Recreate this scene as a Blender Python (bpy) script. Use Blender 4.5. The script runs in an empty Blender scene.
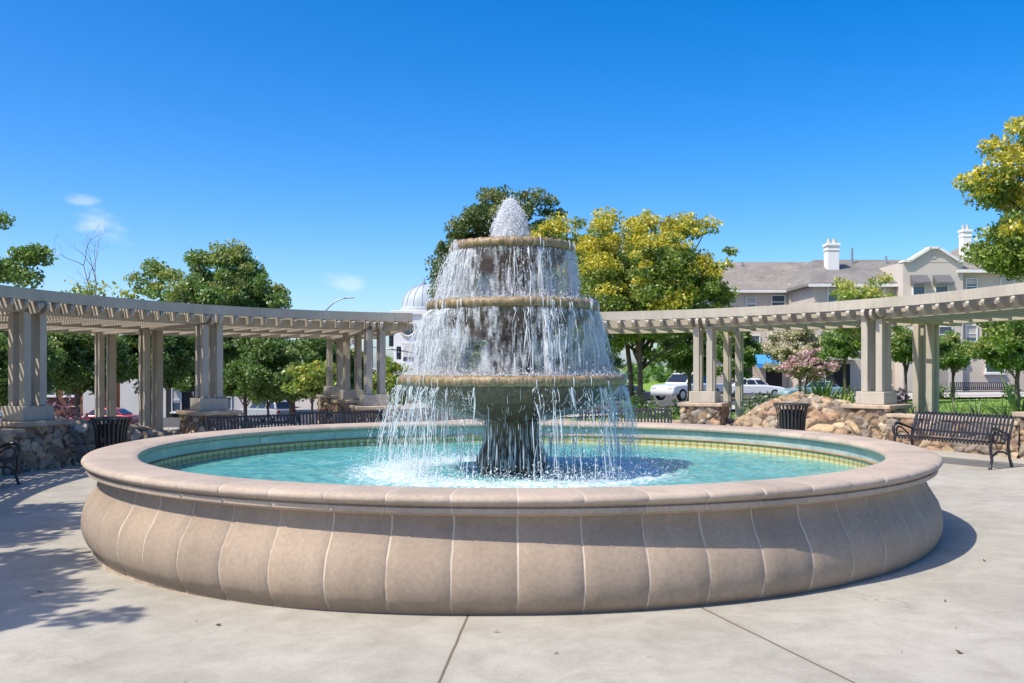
import bpy, math, random
import numpy as np
from mathutils import Vector, Matrix

random.seed(7)
RNG = np.random.default_rng(11)
PI = math.pi
SC = bpy.context.scene
COL = SC.collection
F, CX, HY, EYE = 955.0, 512.0, 366.0, 1.65      # focal length in pixels, principal x, horizon row, eye height


def wx(px, Y):
    return (px - CX) / F * Y


def wz(py, Y):
    return EYE - (py - HY) / F * Y


def sm(a, b, x):
    t = np.clip((x - a) / (b - a), 0, 1)
    return t * t * (3 - 2 * t)


# ------------------------------------------------------------------ terrain height
def plaza_z(X, Y):
    X = np.asarray(X, float)
    return -0.03 + 0.018 * np.minimum(X, 0) + 0.010 * np.maximum(X, 0)


def street_z(X):
    X = np.asarray(X, float)
    return np.interp(X, [-60, -30, -12, 3, 14, 24, 60], [-3.0, -2.7, -2.4, -1.4, -0.9, -0.25, 0.1])


def ground_z(X, Y):
    X = np.asarray(X, float); Y = np.asarray(Y, float)
    t = sm(27, 58, Y)
    return np.clip(plaza_z(X, Y), -0.3, 0.12) * (1 - t) + street_z(X) * t


def gz(x, y):
    return float(ground_z(x, y))


# ------------------------------------------------------------------ tagging
def tag(o, label=None, cat=None, group=None, kind=None):
    if label: o['label'] = label
    if cat: o['category'] = cat
    if group: o['group'] = group
    if kind: o['kind'] = kind
    return o


def empty(name, loc, rz=0.0, label=None, cat=None, group=None):
    o = bpy.data.objects.new(name, None)
    COL.objects.link(o)
    o.location = loc
    o.rotation_euler = (0, 0, rz)
    o.empty_display_size = 0.2
    return tag(o, label, cat, group)


def copy_tree(o, parent=None):
    c = o.copy()
    COL.objects.link(c)
    c.parent = parent
    for ch in list(o.children):
        copy_tree(ch, c)
    return c


# ------------------------------------------------------------------ mesh builder
class MB:
    def __init__(self):
        self.v, self.f, self.n = [], [], 0
        self.uv = []          # per face list of uv or None

    def add(self, verts, faces, uvs=None):
        n = self.n
        self.v.extend([tuple(p) for p in verts])
        for i, f in enumerate(faces):
            self.f.append(tuple(n + k for k in f))
            self.uv.append(uvs[i] if uvs else None)
        self.n += len(verts)

    def box(self, c, s, rz=0.0, taper=1.0, M=None):
        hx, hy, hz = s[0] / 2, s[1] / 2, s[2] / 2
        vs = []
        for z, t in ((-hz, 1.0), (hz, taper)):
            for x, y in ((-hx, -hy), (hx, -hy), (hx, hy), (-hx, hy)):
                vs.append(Vector((x * t, y * t, z)))
        R = Matrix.Rotation(rz, 3, 'Z') if M is None else M
        c = Vector(c)
        vs = [R @ p + c for p in vs]
        self.add(vs, [(0, 3, 2, 1), (4, 5, 6, 7), (0, 1, 5, 4), (1, 2, 6, 5), (2, 3, 7, 6), (3, 0, 4, 7)])

    def bar(self, a, b, w, h, up=(0, 0, 1)):
        a, b = Vector(a), Vector(b)
        d = (b - a)
        L = d.length
        d.normalize()
        upv = Vector(up)
        s = d.cross(upv)
        if s.length < 1e-4:
            s = d.cross(Vector((1, 0, 0)))
        s.normalize()
        u = s.cross(d)
        M = Matrix((d, s, u)).transposed()
        self.box((a + b) / 2, (L, w, h), M=M)

    def tube(self, pts, radii, n=8, cap=True):
        pts = [Vector(p) for p in pts]
        if not hasattr(radii, '__len__'):
            radii = [radii] * len(pts)
        rings = []
        prev = None
        for i, p in enumerate(pts):
            d = pts[min(i + 1, len(pts) - 1)] - pts[max(i - 1, 0)]
            if d.length < 1e-8: d = Vector((0, 0, 1))
            d.normalize()
            if prev is None:
                s = d.cross(Vector((0.13, 0.97, 0.2)))
                if s.length < 1e-3: s = d.cross(Vector((1, 0, 0)))
            else:
                s = prev - d * prev.dot(d)
            s.normalize(); prev = s
            u = d.cross(s)
            rings.append([p + (s * math.cos(2 * PI * k / n) + u * math.sin(2 * PI * k / n)) * radii[i] for k in range(n)])
        vs = [q for r in rings for q in r]
        fs = []
        for i in range(len(pts) - 1):
            for k in range(n):
                a = i * n + k; b = i * n + (k + 1) % n
                fs.append((a, b, b + n, a + n))
        if cap:
            fs.append(tuple(reversed(range(n))))
            fs.append(tuple((len(pts) - 1) * n + k for k in range(n)))
        self.add(vs, fs)

    def lathe(self, prof, n=96, c=(0, 0, 0), useg=1.0, wob=None, fr=None):
        """prof list of (r,z); uv u = angle fraction * useg, v = running length"""
        vs, fs, uvs = [], [], []
        L = [0.0]
        for i in range(1, len(prof)):
            L.append(L[-1] + math.hypot(prof[i][0] - prof[i - 1][0], prof[i][1] - prof[i - 1][1]))
        m = len(prof)
        if fr is None: fr = [k / n for k in range(n)]
        n = len(fr)
        for k in range(n):
            a = 2 * PI * fr[k]
            for (r, z) in prof:
                rr, zz = (r, z) if wob is None else wob(r, z, a)
                vs.append((c[0] + rr * math.sin(a), c[1] - rr * math.cos(a), c[2] + zz))
        for k in range(n):
            k2 = (k + 1) % n
            for i in range(m - 1):
                fs.append((k * m + i, k2 * m + i, k2 * m + i + 1, k * m + i + 1))
                u0, u1 = fr[k] * useg, (fr[k + 1] if k + 1 < n else 1.0) * useg
                uvs.append([(u0, L[i]), (u1, L[i]), (u1, L[i + 1]), (u0, L[i + 1])])
        self.add(vs, fs, uvs)

    def prism(self, poly, axis_pts):
        """poly: list of Vector (planar) ; extruded by offset vector"""
        n = len(poly)
        off = Vector(axis_pts)
        vs = [Vector(p) for p in poly] + [Vector(p) + off for p in poly]
        fs = [tuple(reversed(range(n))), tuple(range(n, 2 * n))]
        for i in range(n):
            j = (i + 1) % n
            fs.append((i, j, n + j, n + i))
        self.add(vs, fs)

    def build(self, name, mat, parent=None, smooth=False, bevel=0.0, seg=2, auto=None, normals=True):
        me = bpy.data.meshes.new(name)
        me.from_pydata(self.v, [], self.f)
        if any(u is not None for u in self.uv):
            ul = me.uv_layers.new(name='UVMap')
            flat = []
            for f, u in zip(self.f, self.uv):
                if u is None: u = [(0, 0)] * len(f)
                for q in u: flat.extend(q)
            ul.data.foreach_set('uv', flat)
        me.materials.append(mat)
        if normals:
            import bmesh
            bm = bmesh.new(); bm.from_mesh(me)
            bmesh.ops.recalc_face_normals(bm, faces=bm.faces)
            bm.to_mesh(me); bm.free()
        if smooth:
            me.polygons.foreach_set('use_smooth', [True] * len(me.polygons))
            if auto is not None:
                me.set_sharp_from_angle(angle=math.radians(auto))
        o = bpy.data.objects.new(name, me)
        COL.objects.link(o)
        if parent: o.parent = parent
        if bevel > 0:
            b = o.modifiers.new('bevel', 'BEVEL')
            b.width = bevel; b.segments = seg; b.limit_method = 'ANGLE'; b.angle_limit = math.radians(40)
        return o


def np_mesh(name, V, Fq, mat, parent=None, attrs=None, smooth=False):
    """fast mesh from numpy: V (n,3), Fq (m,k) equal-size polygons; attrs {name:(domain,type,array)}"""
    me = bpy.data.meshes.new(name)
    V = np.ascontiguousarray(V, np.float32)
    Fq = np.ascontiguousarray(Fq, np.int32)
    m, k = Fq.shape
    me.vertices.add(len(V)); me.vertices.foreach_set('co', V.ravel())
    me.loops.add(m * k); me.loops.foreach_set('vertex_index', Fq.ravel())
    me.polygons.add(m)
    me.polygons.foreach_set('loop_start', np.arange(0, m * k, k, dtype=np.int32))
    if smooth:
        me.polygons.foreach_set('use_smooth', np.ones(m, bool))
    me.update(calc_edges=True)
    for nm, (dom, typ, arr) in (attrs or {}).items():
        a = me.attributes.new(nm, typ, dom)
        a.data.foreach_set('color' if 'COLOR' in typ else 'value', np.ascontiguousarray(arr, np.float32).ravel())
    me.materials.append(mat)
    o = bpy.data.objects.new(name, me)
    COL.objects.link(o)
    if parent: o.parent = parent
    return o


# ------------------------------------------------------------------ materials
class NT:
    def __init__(self, name):
        self.m = bpy.data.materials.new(name)
        self.m.use_nodes = True
        self.t = self.m.node_tree
        self.t.nodes.clear()
        self.out = self.t.nodes.new('ShaderNodeOutputMaterial')

    def n(self, typ, **kw):
        nd = self.t.nodes.new(typ)
        for k, v in kw.items():
            if k in nd.inputs.keys() if isinstance(k, str) else False:
                nd.inputs[k].default_value = v
            else:
                setattr(nd, k, v)
        return nd

    def l(self, a, b):
        self.t.links.new(a, b)

    def math(self, op, a, b=None, c=None):
        nd = self.t.nodes.new('ShaderNodeMath'); nd.operation = op
        for i, q in enumerate((a, b, c)):
            if q is None: continue
            if isinstance(q, (int, float)): nd.inputs[i].default_value = q
            else: self.l(q, nd.inputs[i])
        return nd.outputs[0]

    def noise(self, vec, scale, detail=4, rough=0.55, dist=0.0):
        nd = self.t.nodes.new('ShaderNodeTexNoise')
        nd.inputs['Scale'].default_value = scale
        nd.inputs['Detail'].default_value = detail
        nd.inputs['Roughness'].default_value = rough
        nd.inputs['Distortion'].default_value = dist
        if vec is not None: self.l(vec, nd.inputs['Vector'])
        return nd.outputs['Fac']

    def ramp(self, fac, stops):
        nd = self.t.nodes.new('ShaderNodeValToRGB')
        el = nd.color_ramp.elements
        while len(el) > 1: el.remove(el[-1])
        el[0].position = stops[0][0]; el[0].color = tuple(stops[0][1]) + (1,) if len(stops[0][1]) == 3 else stops[0][1]
        for p, c in stops[1:]:
            e = el.new(p); e.color = tuple(c) + (1,) if len(c) == 3 else c
        self.l(fac, nd.inputs[0])
        return nd.outputs[0]

    def mix(self, fac, a, b, typ='MIX'):
        nd = self.t.nodes.new('ShaderNodeMix'); nd.data_type = 'RGBA'; nd.blend_type = typ
        for sock, q in ((nd.inputs[0], fac), (nd.inputs[6], a), (nd.inputs[7], b)):
            if isinstance(q, (int, float)): sock.default_value = q
            elif isinstance(q, tuple): sock.default_value = q + (1,) if len(q) == 3 else q
            else: self.l(q, sock)
        return nd.outputs[2]

    def bump(self, h, strength=0.3, dist=0.02, normal=None):
        nd = self.t.nodes.new('ShaderNodeBump')
        nd.inputs['Strength'].default_value = strength
        nd.inputs['Distance'].default_value = dist
        self.l(h, nd.inputs['Height'])
        if normal is not None: self.l(normal, nd.inputs['Normal'])
        return nd.outputs[0]

    def coords(self, kind='Object'):
        return self.t.nodes.new('ShaderNodeTexCoord').outputs[kind]

    def pos(self):
        return self.t.nodes.new('ShaderNodeNewGeometry').outputs['Position']

    def principled(self, color, rough=0.7, metal=0.0, spec=0.4, normal=None):
        p = self.t.nodes.new('ShaderNodeBsdfPrincipled')
        if isinstance(color, tuple): p.inputs['Base Color'].default_value = color + (1,) if len(color) == 3 else color
        else: self.l(color, p.inputs['Base Color'])
        if isinstance(rough, (int, float)): p.inputs['Roughness'].default_value = rough
        else: self.l(rough, p.inputs['Roughness'])
        p.inputs['Metallic'].default_value = metal
        p.inputs['Specular IOR Level'].default_value = spec
        if normal is not None: self.l(normal, p.inputs['Normal'])
        return p

    def done(self, sh):
        self.l(sh, self.out.inputs['Surface'])
        return self.m


def simple(name, col, rough=0.6, var=0.15, scale=3.0, bump=0.0, bscale=40.0, metal=0.0, spec=0.4, dirt=None):
    t = NT(name)
    p = t.coords('Object')
    f = t.noise(p, scale, 5)
    lo = tuple(c * (1 - var) for c in col); hi = tuple(min(1, c * (1 + var)) for c in col)
    c = t.ramp(f, [(0.3, lo), (0.7, hi)])
    if dirt:
        g = t.noise(p, scale * 0.35, 6, 0.7)
        c = t.mix(t.ramp(g, [(0.5, (0, 0, 0)), (0.72, (0.6, 0.6, 0.6))]), c, dirt)
    nrm = None
    if bump > 0:
        nrm = t.bump(t.noise(p, bscale, 4), bump, 0.01)
    return t.done(t.principled(c, rough, metal, spec, nrm).outputs[0])


def leaf_mat(name, dark, light, alt=None, trans=0.35):
    """alt: colour of faces whose 'tint' attribute is near 1 (blossom, dry leaf)"""
    t = NT(name)
    g = t.n('ShaderNodeNewGeometry')
    rnd = g.outputs['Random Per Island']
    c = t.ramp(rnd, [(0.0, dark), (0.55, tuple((a + b) / 2 for a, b in zip(dark, light))), (1.0, light)])
    if alt:
        a = t.n('ShaderNodeAttribute'); a.attribute_name = 'tint'
        c2 = t.mix(rnd, tuple(x * 0.75 for x in alt), alt)
        c = t.mix(a.outputs['Fac'], c, c2)
    d = t.n('ShaderNodeBsdfDiffuse'); t.l(c, d.inputs['Color'])
    tr = t.n('ShaderNodeBsdfTranslucent')
    tc = t.mix(0.5, c, (1.0, 1.0, 0.35), 'MULTIPLY'); t.l(tc, tr.inputs['Color'])
    m1 = t.n('ShaderNodeMixShader'); m1.inputs[0].default_value = trans
    t.l(d.outputs[0], m1.inputs[1]); t.l(tr.outputs[0], m1.inputs[2])
    gl = t.n('ShaderNodeBsdfGlossy'); gl.inputs['Roughness'].default_value = 0.45
    m2 = t.n('ShaderNodeMixShader'); m2.inputs[0].default_value = 0.05
    t.l(m1.outputs[0], m2.inputs[1]); t.l(gl.outputs[0], m2.inputs[2])
    return t.done(m2.outputs[0])


def stone_mat(name, grout=(0.10, 0.075, 0.052)):
    t = NT(name)
    a = t.n('ShaderNodeAttribute'); a.attribute_name = 'stonecol'
    e = t.n('ShaderNodeAttribute'); e.attribute_name = 'edge'
    p = t.pos()
    n1 = t.noise(p, 9, 6, 0.65)
    c = t.mix(1.0, a.outputs['Color'], t.ramp(n1, [(0.3, (0.62, 0.6, 0.58)), (0.7, (1.2, 1.15, 1.1))]), 'MULTIPLY')
    c = t.mix(t.ramp(e.outputs['Fac'], [(0.10, (1, 1, 1)), (0.32, (0, 0, 0))]), c, grout)
    nr = t.bump(t.noise(p, 28, 5, 0.6), 0.6, 0.02)
    return t.done(t.principled(c, 0.85, 0, 0.25, nr).outputs[0])


def joint_stone(name, base, dark, joint, nseg, width=0.018, streak=0.0):
    """cast stone rings: UV u counts the segments, a pale mortar line at each whole number"""
    t = NT(name)
    uv = t.coords('UV')
    sep = t.n('ShaderNodeSeparateXYZ'); t.l(uv, sep.inputs[0])
    p = t.coords('Object')
    wob = t.noise(p, 7, 3)
    u = t.math('ADD', sep.outputs[0], t.math('MULTIPLY', t.math('SUBTRACT', wob, 0.5), 0.035))
    fr = t.math('ABSOLUTE', t.math('SUBTRACT', t.math('FRACT', t.math('ADD', u, 0.5)), 0.5))
    wn = t.noise(p, 14, 3)
    wid = t.math('MULTIPLY', t.math('ADD', wn, 0.35), width)
    jf = t.math('LESS_THAN', fr, wid)
    # each segment has a slightly different tone
    wh = t.n('ShaderNodeTexWhiteNoise'); wh.noise_dimensions = '1D'
    t.l(t.math('FLOOR', u), wh.inputs['W'])
    big = t.noise(p, 2.2, 6, 0.62)
    fine = t.noise(p, 32, 6, 0.7)
    c = t.ramp(big, [(0.3, dark), (0.7, base)])
    c = t.mix(1.0, c, t.ramp(wh.outputs[0], [(0.0, (0.89, 0.89, 0.9)), (1.0, (1.08, 1.07, 1.06))]), 'MULTIPLY')
    c = t.mix(1.0, c, t.ramp(fine, [(0.3, (0.84, 0.84, 0.84)), (0.7, (1.12, 1.12, 1.12))]), 'MULTIPLY')
    if streak:
        mp = t.n('ShaderNodeMapping'); mp.inputs['Scale'].default_value = (3.5, 3.5, 0.35); t.l(p, mp.inputs[0])
        st = t.noise(mp.outputs[0], 2.0, 5, 0.6)
        c = t.mix(t.ramp(st, [(0.52, (0, 0, 0)), (0.78, (streak,) * 3)]), c, tuple(x * 0.55 for x in dark))
    jv = t.ramp(t.noise(p, 1.7, 3), [(0.35, (0.4, 0.4, 0.4)), (0.55, (0.9, 0.9, 0.9))])
    c = t.mix(t.math('MULTIPLY', jf, jv), c, joint)
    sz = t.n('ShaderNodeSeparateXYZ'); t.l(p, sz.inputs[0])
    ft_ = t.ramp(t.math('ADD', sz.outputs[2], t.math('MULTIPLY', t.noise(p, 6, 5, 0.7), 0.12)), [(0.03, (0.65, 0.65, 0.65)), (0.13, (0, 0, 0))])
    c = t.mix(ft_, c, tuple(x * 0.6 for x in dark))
    h = t.math('SUBTRACT', t.math('MULTIPLY', fine, 0.25), t.math('MULTIPLY', jf, 0.4))
    nr = t.bump(h, 0.35, 0.01)
    return t.done(t.principled(c, 0.72, 0, 0.3, nr).outputs[0])


M = {}
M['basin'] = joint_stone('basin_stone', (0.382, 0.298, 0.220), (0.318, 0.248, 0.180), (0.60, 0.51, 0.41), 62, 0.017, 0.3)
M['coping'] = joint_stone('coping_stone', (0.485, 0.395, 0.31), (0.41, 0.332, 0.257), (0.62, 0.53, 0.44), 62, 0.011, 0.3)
M['found'] = simple('foundation_mortar', (0.42, 0.33, 0.24), 0.9, 0.3, 6, 0.5, 25)
def paint_wood():
    t = NT('taupe_paint'); p = t.pos()
    c = t.ramp(t.noise(p, 1.6, 5), [(0.3, (0.40, 0.36, 0.29)), (0.7, (0.50, 0.452, 0.37))])
    mp = t.n('ShaderNodeMapping'); mp.inputs['Scale'].default_value = (9, 9, 0.8); t.l(p, mp.inputs[0])
    c = t.mix(t.ramp(t.noise(mp.outputs[0], 1.6, 6, 0.7), [(0.5, (0, 0, 0)), (0.75, (0.5, 0.5, 0.5))]), c, (0.28, 0.235, 0.18))
    c = t.mix(t.ramp(t.noise(p, 26, 4, 0.7), [(0.66, (0, 0, 0)), (0.74, (0.45, 0.45, 0.45))]), c, (0.62, 0.58, 0.5))
    return t.done(t.principled(c, 0.6, 0, 0.3, t.bump(t.noise(mp.outputs[0], 9, 4), 0.15, 0.01)).outputs[0])


M['paint'] = paint_wood()
M['black'] = simple('black_powder_coat', (0.018, 0.018, 0.022), 0.38, 0.2, 8, 0.0, spec=0.6)
M['blackcan'] = simple('charcoal_powder_coat', (0.03, 0.032, 0.034), 0.45, 0.25, 8, spec=0.5)
M['stone'] = stone_mat('rubble_stone')
M['cap'] = simple('stone_cap', (0.42, 0.33, 0.24), 0.85, 0.3, 5, 0.7, 14)
M['bark'] = simple('bark', (0.13, 0.095, 0.07), 0.9, 0.4, 5, 0.8, 22)
M['palebark'] = simple('pale_bark', (0.22, 0.19, 0.15), 0.9, 0.35, 6, 0.7, 24)
M['twig'] = simple('dry_twig', (0.20, 0.17, 0.15), 0.9, 0.2, 6)
M['stucco_a'] = simple('pink_beige_stucco', (0.57, 0.485, 0.395), 0.9, 0.06, 0.5, 0.3, 30)
M['stucco_b'] = simple('grey_beige_stucco', (0.53, 0.46, 0.385), 0.9, 0.06, 0.5, 0.3, 30)
M['stucco_c'] = simple('cream_grey_stucco', (0.57, 0.51, 0.435), 0.9, 0.06, 0.5, 0.3, 30)
M['trimwhite'] = simple('white_trim', (0.74, 0.72, 0.68), 0.7, 0.05, 2)
M['brownwall'] = simple('red_brown_stucco', (0.20, 0.085, 0.055), 0.9, 0.12, 0.6, 0.3, 30)
M['palewall'] = simple('pale_grey_wall', (0.60, 0.57, 0.52), 0.9, 0.08, 0.6)
M['whitewall'] = simple('white_stucco', (0.78, 0.76, 0.74), 0.85, 0.06, 0.6)
M['domemetal'] = simple('grey_dome_metal', (0.40, 0.45, 0.47), 0.6, 0.1, 1.2, metal=0.0)
M['awning'] = simple('grey_awning_cloth', (0.13, 0.13, 0.135), 0.8, 0.1, 4)
M['blueawn'] = simple('blue_awning_cloth', (0.05, 0.27, 0.62), 0.7, 0.1, 4)
M['paleawn'] = simple('pale_lilac_awning_cloth', (0.50, 0.50, 0.68), 0.75, 0.12, 4)
M['galv'] = simple('galvanised_steel', (0.34, 0.36, 0.37), 0.45, 0.1, 4, metal=0.6)
M['darkhole'] = simple('dark_recess', (0.02, 0.02, 0.022), 0.8, 0.2, 2)
M['tyre'] = simple('tyre_rubber', (0.02, 0.02, 0.02), 0.8, 0.1, 8)
M['rim'] = simple('alloy_rim', (0.5, 0.5, 0.52), 0.3, 0.05, 8, metal=0.8)
M['redlens'] = simple('red_lens', (0.5, 0.02, 0.02), 0.2, 0.05, 8)
M['clearlens'] = simple('clear_lens', (0.7, 0.72, 0.74), 0.15, 0.05, 8)


def paint(name, col):
    t = NT(name)
    p = t.principled(col, 0.3, 0.0, 0.5)
    p.inputs['Coat Weight'].default_value = 0.6
    p.inputs['Coat Roughness'].default_value = 0.08
    return t.done(p.outputs[0])


M['carwhite'] = paint('white_car_paint', (0.72, 0.73, 0.74))
M['carsilver'] = paint('silver_car_paint', (0.36, 0.39, 0.40))
M['carred'] = paint('red_car_paint', (0.45, 0.03, 0.04))
M['carteal'] = paint('teal_car_paint', (0.20, 0.33, 0.35))
M['carblue'] = paint('pale_blue_car_paint', (0.25, 0.42, 0.58))
M['cardark'] = paint('dark_car_paint', (0.03, 0.035, 0.05))


def glass_mat(name, tint, rough=0.06):
    t = NT(name)
    p = t.principled(tint, rough, 0.0, 0.9)
    return t.done(p.outputs[0])


M['carglass'] = glass_mat('dark_car_glass', (0.02, 0.025, 0.03))
M['winglass'] = glass_mat('window_glass', (0.055, 0.085, 0.115))


def roof_mat(name, c):
    t = NT(name)
    p = t.pos()
    mp = t.n('ShaderNodeMapping'); mp.inputs['Scale'].default_value = (1, 1, 1); t.l(p, mp.inputs[0])
    br = t.n('ShaderNodeTexBrick')
    br.inputs['Scale'].default_value = 2.2
    br.inputs['Color1'].default_value = tuple(x * 0.85 for x in c) + (1,)
    br.inputs['Color2'].default_value = tuple(x * 1.15 for x in c) + (1,)
    br.inputs['Mortar'].default_value = tuple(x * 0.5 for x in c) + (1,)
    br.inputs['Mortar Size'].default_value = 0.03
    sp = t.n('ShaderNodeSeparateXYZ'); t.l(p, sp.inputs[0])
    cb = t.n('ShaderNodeCombineXYZ'); t.l(sp.outputs[0], cb.inputs[0]); t.l(t.math('MULTIPLY', sp.outputs[2], 2.0), cb.inputs[1])
    t.l(cb.outputs[0], br.inputs['Vector'])
    n = t.noise(p, 0.8, 5)
    col = t.mix(1.0, br.outputs['Color'], t.ramp(n, [(0.3, (0.8, 0.8, 0.8)), (0.7, (1.15, 1.15, 1.15))]), 'MULTIPLY')
    return t.done(t.principled(col, 0.85, 0, 0.2).outputs[0])


M['roofbrown'] = roof_mat('brown_roof_tiles', (0.29, 0.26, 0.225))
M['roofgrey'] = roof_mat('grey_roof_tiles', (0.25, 0.235, 0.215))


def concrete_mat():
    t = NT('plaza_concrete')
    p = t.pos()
    sep = t.n('ShaderNodeSeparateXYZ'); t.l(p, sep.inputs[0])
    x, y = sep.outputs[0], t.math('SUBTRACT', sep.outputs[1], 10.78)
    ang = t.math('ARCTAN2', x, t.math('MULTIPLY', y, -1.0))
    r = t.math('SQRT', t.math('ADD', t.math('MULTIPLY', x, x), t.math('MULTIPLY', y, y)))
    # saw-cut joints radiating from the fountain
    step = math.radians(21.1)
    wob = t.math('MULTIPLY', t.math('SUBTRACT', t.noise(p, 2.0, 3), 0.5), 0.003)
    k = t.math('ADD', t.math('DIVIDE', t.math('ADD', ang, wob), step), 3.9 / 21.1)
    fr = t.math('ABSOLUTE', t.math('SUBTRACT', t.math('FRACT', t.math('ADD', k, 0.5)), 0.5))
    dist = t.math('MULTIPLY', t.math('MULTIPLY', fr, step), r)
    near = t.math('LESS_THAN', t.math('ABSOLUTE', t.math('SUBTRACT', k, 0.5)), 0.7)
    jf = t.math('MULTIPLY', t.math('LESS_THAN', dist, 0.0085), near)
    fringe = t.ramp(dist, [(0.0, (1, 1, 1)), (0.07, (0, 0, 0))])
    ring = t.math('LESS_THAN', t.math('ABSOLUTE', t.math('SUBTRACT', r, 7.35)), 0.008)
    j = t.math('MAXIMUM', jf, t.math('MULTIPLY', ring, 0.0))
    big = t.noise(p, 0.55, 7, 0.6, 0.6)
    mid = t.noise(p, 3.2, 6, 0.68, 0.4)
    fine = t.noise(p, 60, 4, 0.7)
    c = t.ramp(big, [(0.3, (0.35, 0.328, 0.277)), (0.72, (0.445, 0.42, 0.358))])
    c = t.mix(1.0, c, t.ramp(mid, [(0.32, (0.82, 0.815, 0.80)), (0.6, (1.02, 1.02, 1.02)), (0.8, (1.08, 1.08, 1.07))]), 'MULTIPLY')
    c = t.mix(1.0, c, t.ramp(fine, [(0.3, (0.9, 0.9, 0.9)), (0.7, (1.07, 1.07, 1.07))]), 'MULTIPLY')
    # sparse stains and pock marks
    vo = t.n('ShaderNodeTexVoronoi'); vo.inputs['Scale'].default_value = 1.7; t.l(p, vo.inputs['Vector'])
    sp = t.ramp(vo.outputs['Distance'], [(0.0, (1, 1, 1)), (0.035, (0.9, 0.9, 0.9)), (0.05, (0, 0, 0))])
    c = t.mix(t.math('MULTIPLY', sp, t.noise(p, 1.3, 2)), c, (0.24, 0.21, 0.18))
    st = t.noise(p, 1.1, 7, 0.72, 1.2)
    c = t.mix(t.ramp(st, [(0.56, (0, 0, 0)), (0.74, (0.45, 0.45, 0.45))]), c, (0.34, 0.315, 0.28))
    # dark aggregate grains and hairline cracks
    v2 = t.n('ShaderNodeTexVoronoi'); v2.inputs['Scale'].default_value = 38; t.l(p, v2.inputs['Vector'])
    c = t.mix(t.math('MULTIPLY', t.math('LESS_THAN', v2.outputs['Distance'], 0.16), 0.22), c, (0.2, 0.17, 0.14))
    v3 = t.n('ShaderNodeTexVoronoi'); v3.feature = 'DISTANCE_TO_EDGE'; v3.inputs['Scale'].default_value = 0.42
    dv = t.n('ShaderNodeVectorMath'); dv.operation = 'ADD'; t.l(p, dv.inputs[0])
    nn = t.n('ShaderNodeTexNoise'); nn.inputs['Scale'].default_value = 2.5; nn.inputs['Detail'].default_value = 6; t.l(p, nn.inputs['Vector'])
    sc_ = t.n('ShaderNodeVectorMath'); sc_.operation = 'SCALE'; sc_.inputs['Scale'].default_value = 0.5; t.l(nn.outputs['Color'], sc_.inputs[0]); t.l(sc_.outputs[0], dv.inputs[1])
    t.l(dv.outputs[0], v3.inputs['Vector'])
    crk = t.math('MULTIPLY', t.math('LESS_THAN', v3.outputs['Distance'], 0.0012), t.math('GREATER_THAN', t.noise(p, 0.5, 2), 0.56))
    c = t.mix(t.math('MULTIPLY', crk, 0.5), c, (0.2, 0.17, 0.14))
    c = t.mix(t.math('MULTIPLY', fringe, 0.25), c, (0.30, 0.26, 0.20))
    c = t.mix(t.math('MULTIPLY', j, 0.9), c, (0.13, 0.10, 0.075))
    # damp stained collar where the basin meets the slab
    col = t.ramp(t.math('ADD', r, t.math('MULTIPLY', mid, 0.1)), [(0.0, (1, 1, 1)), (1.0, (1, 1, 1))])
    h = t.math('SUBTRACT', t.math('ADD', t.math('MULTIPLY', fine, 0.3), mid), t.math('MULTIPLY', j, 1.2))
    nr = t.bump(h, 0.28, 0.012)
    return t.done(t.principled(c, 0.88, 0, 0.25, nr).outputs[0])


M['concrete'] = concrete_mat()


def terrain_mat():
    t = NT('lawn_and_earth')
    p = t.pos()
    sep = t.n('ShaderNodeSeparateXYZ'); t.l(p, sep.inputs[0])
    n = t.noise(p, 1.3, 6, 0.65)
    n2 = t.noise(p, 24, 4, 0.7)
    g = t.ramp(n, [(0.3, (0.17, 0.29, 0.05)), (0.7, (0.25, 0.39, 0.08))])
    g = t.mix(1.0, g, t.ramp(n2, [(0.3, (0.65, 0.65, 0.6)), (0.7, (1.25, 1.25, 1.2))]), 'MULTIPLY')
    e = t.ramp(n, [(0.3, (0.30, 0.27, 0.23)), (0.7, (0.40, 0.37, 0.33))])
    m = t.math('GREATER_THAN', t.math('ADD', sep.outputs[0], t.math('MULTIPLY', n, 0.6)), 2.2)
    c = t.mix(m, e, g)
    nr = t.bump(n2, 0.8, 0.05)
    return t.done(t.principled(c, 0.95, 0, 0.1, nr).outputs[0])


M['terrain'] = terrain_mat()
M['asphalt'] = simple('asphalt', (0.075, 0.073, 0.072), 0.9, 0.2, 1.2, 0.5, 30)
M['path'] = simple('pavement_concrete', (0.46, 0.43, 0.39), 0.9, 0.12, 1.2, 0.3, 30)
M['grassblade'] = leaf_mat('grass_blade', (0.17, 0.29, 0.05), (0.31, 0.45, 0.11), None, 0.4)

# foliage
M['lf_dark'] = leaf_mat('dark_evergreen_leaf', (0.066, 0.120, 0.034), (0.180, 0.252, 0.078), (0.288, 0.312, 0.096))
M['lf_mid'] = leaf_mat('mid_green_leaf', (0.105, 0.205, 0.04), (0.28, 0.42, 0.11), (0.42, 0.46, 0.13), 0.4)
M['lf_deep'] = leaf_mat('deep_green_leaf', (0.07, 0.15, 0.03), (0.19, 0.31, 0.075), (0.28, 0.36, 0.10), 0.42)
M['lf_gold'] = leaf_mat('goldenrain_leaf', (0.13, 0.215, 0.035), (0.40, 0.49, 0.11), (0.85, 0.72, 0.085), 0.45)
M['lf_lime'] = leaf_mat('lime_leaf', (0.192, 0.288, 0.048), (0.432, 0.528, 0.108), (0.660, 0.624, 0.144), 0.42)
M['lf_pink'] = leaf_mat('pink_blossom_leaf', (0.132, 0.168, 0.048), (0.288, 0.324, 0.120), (0.840, 0.528, 0.600))
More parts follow.
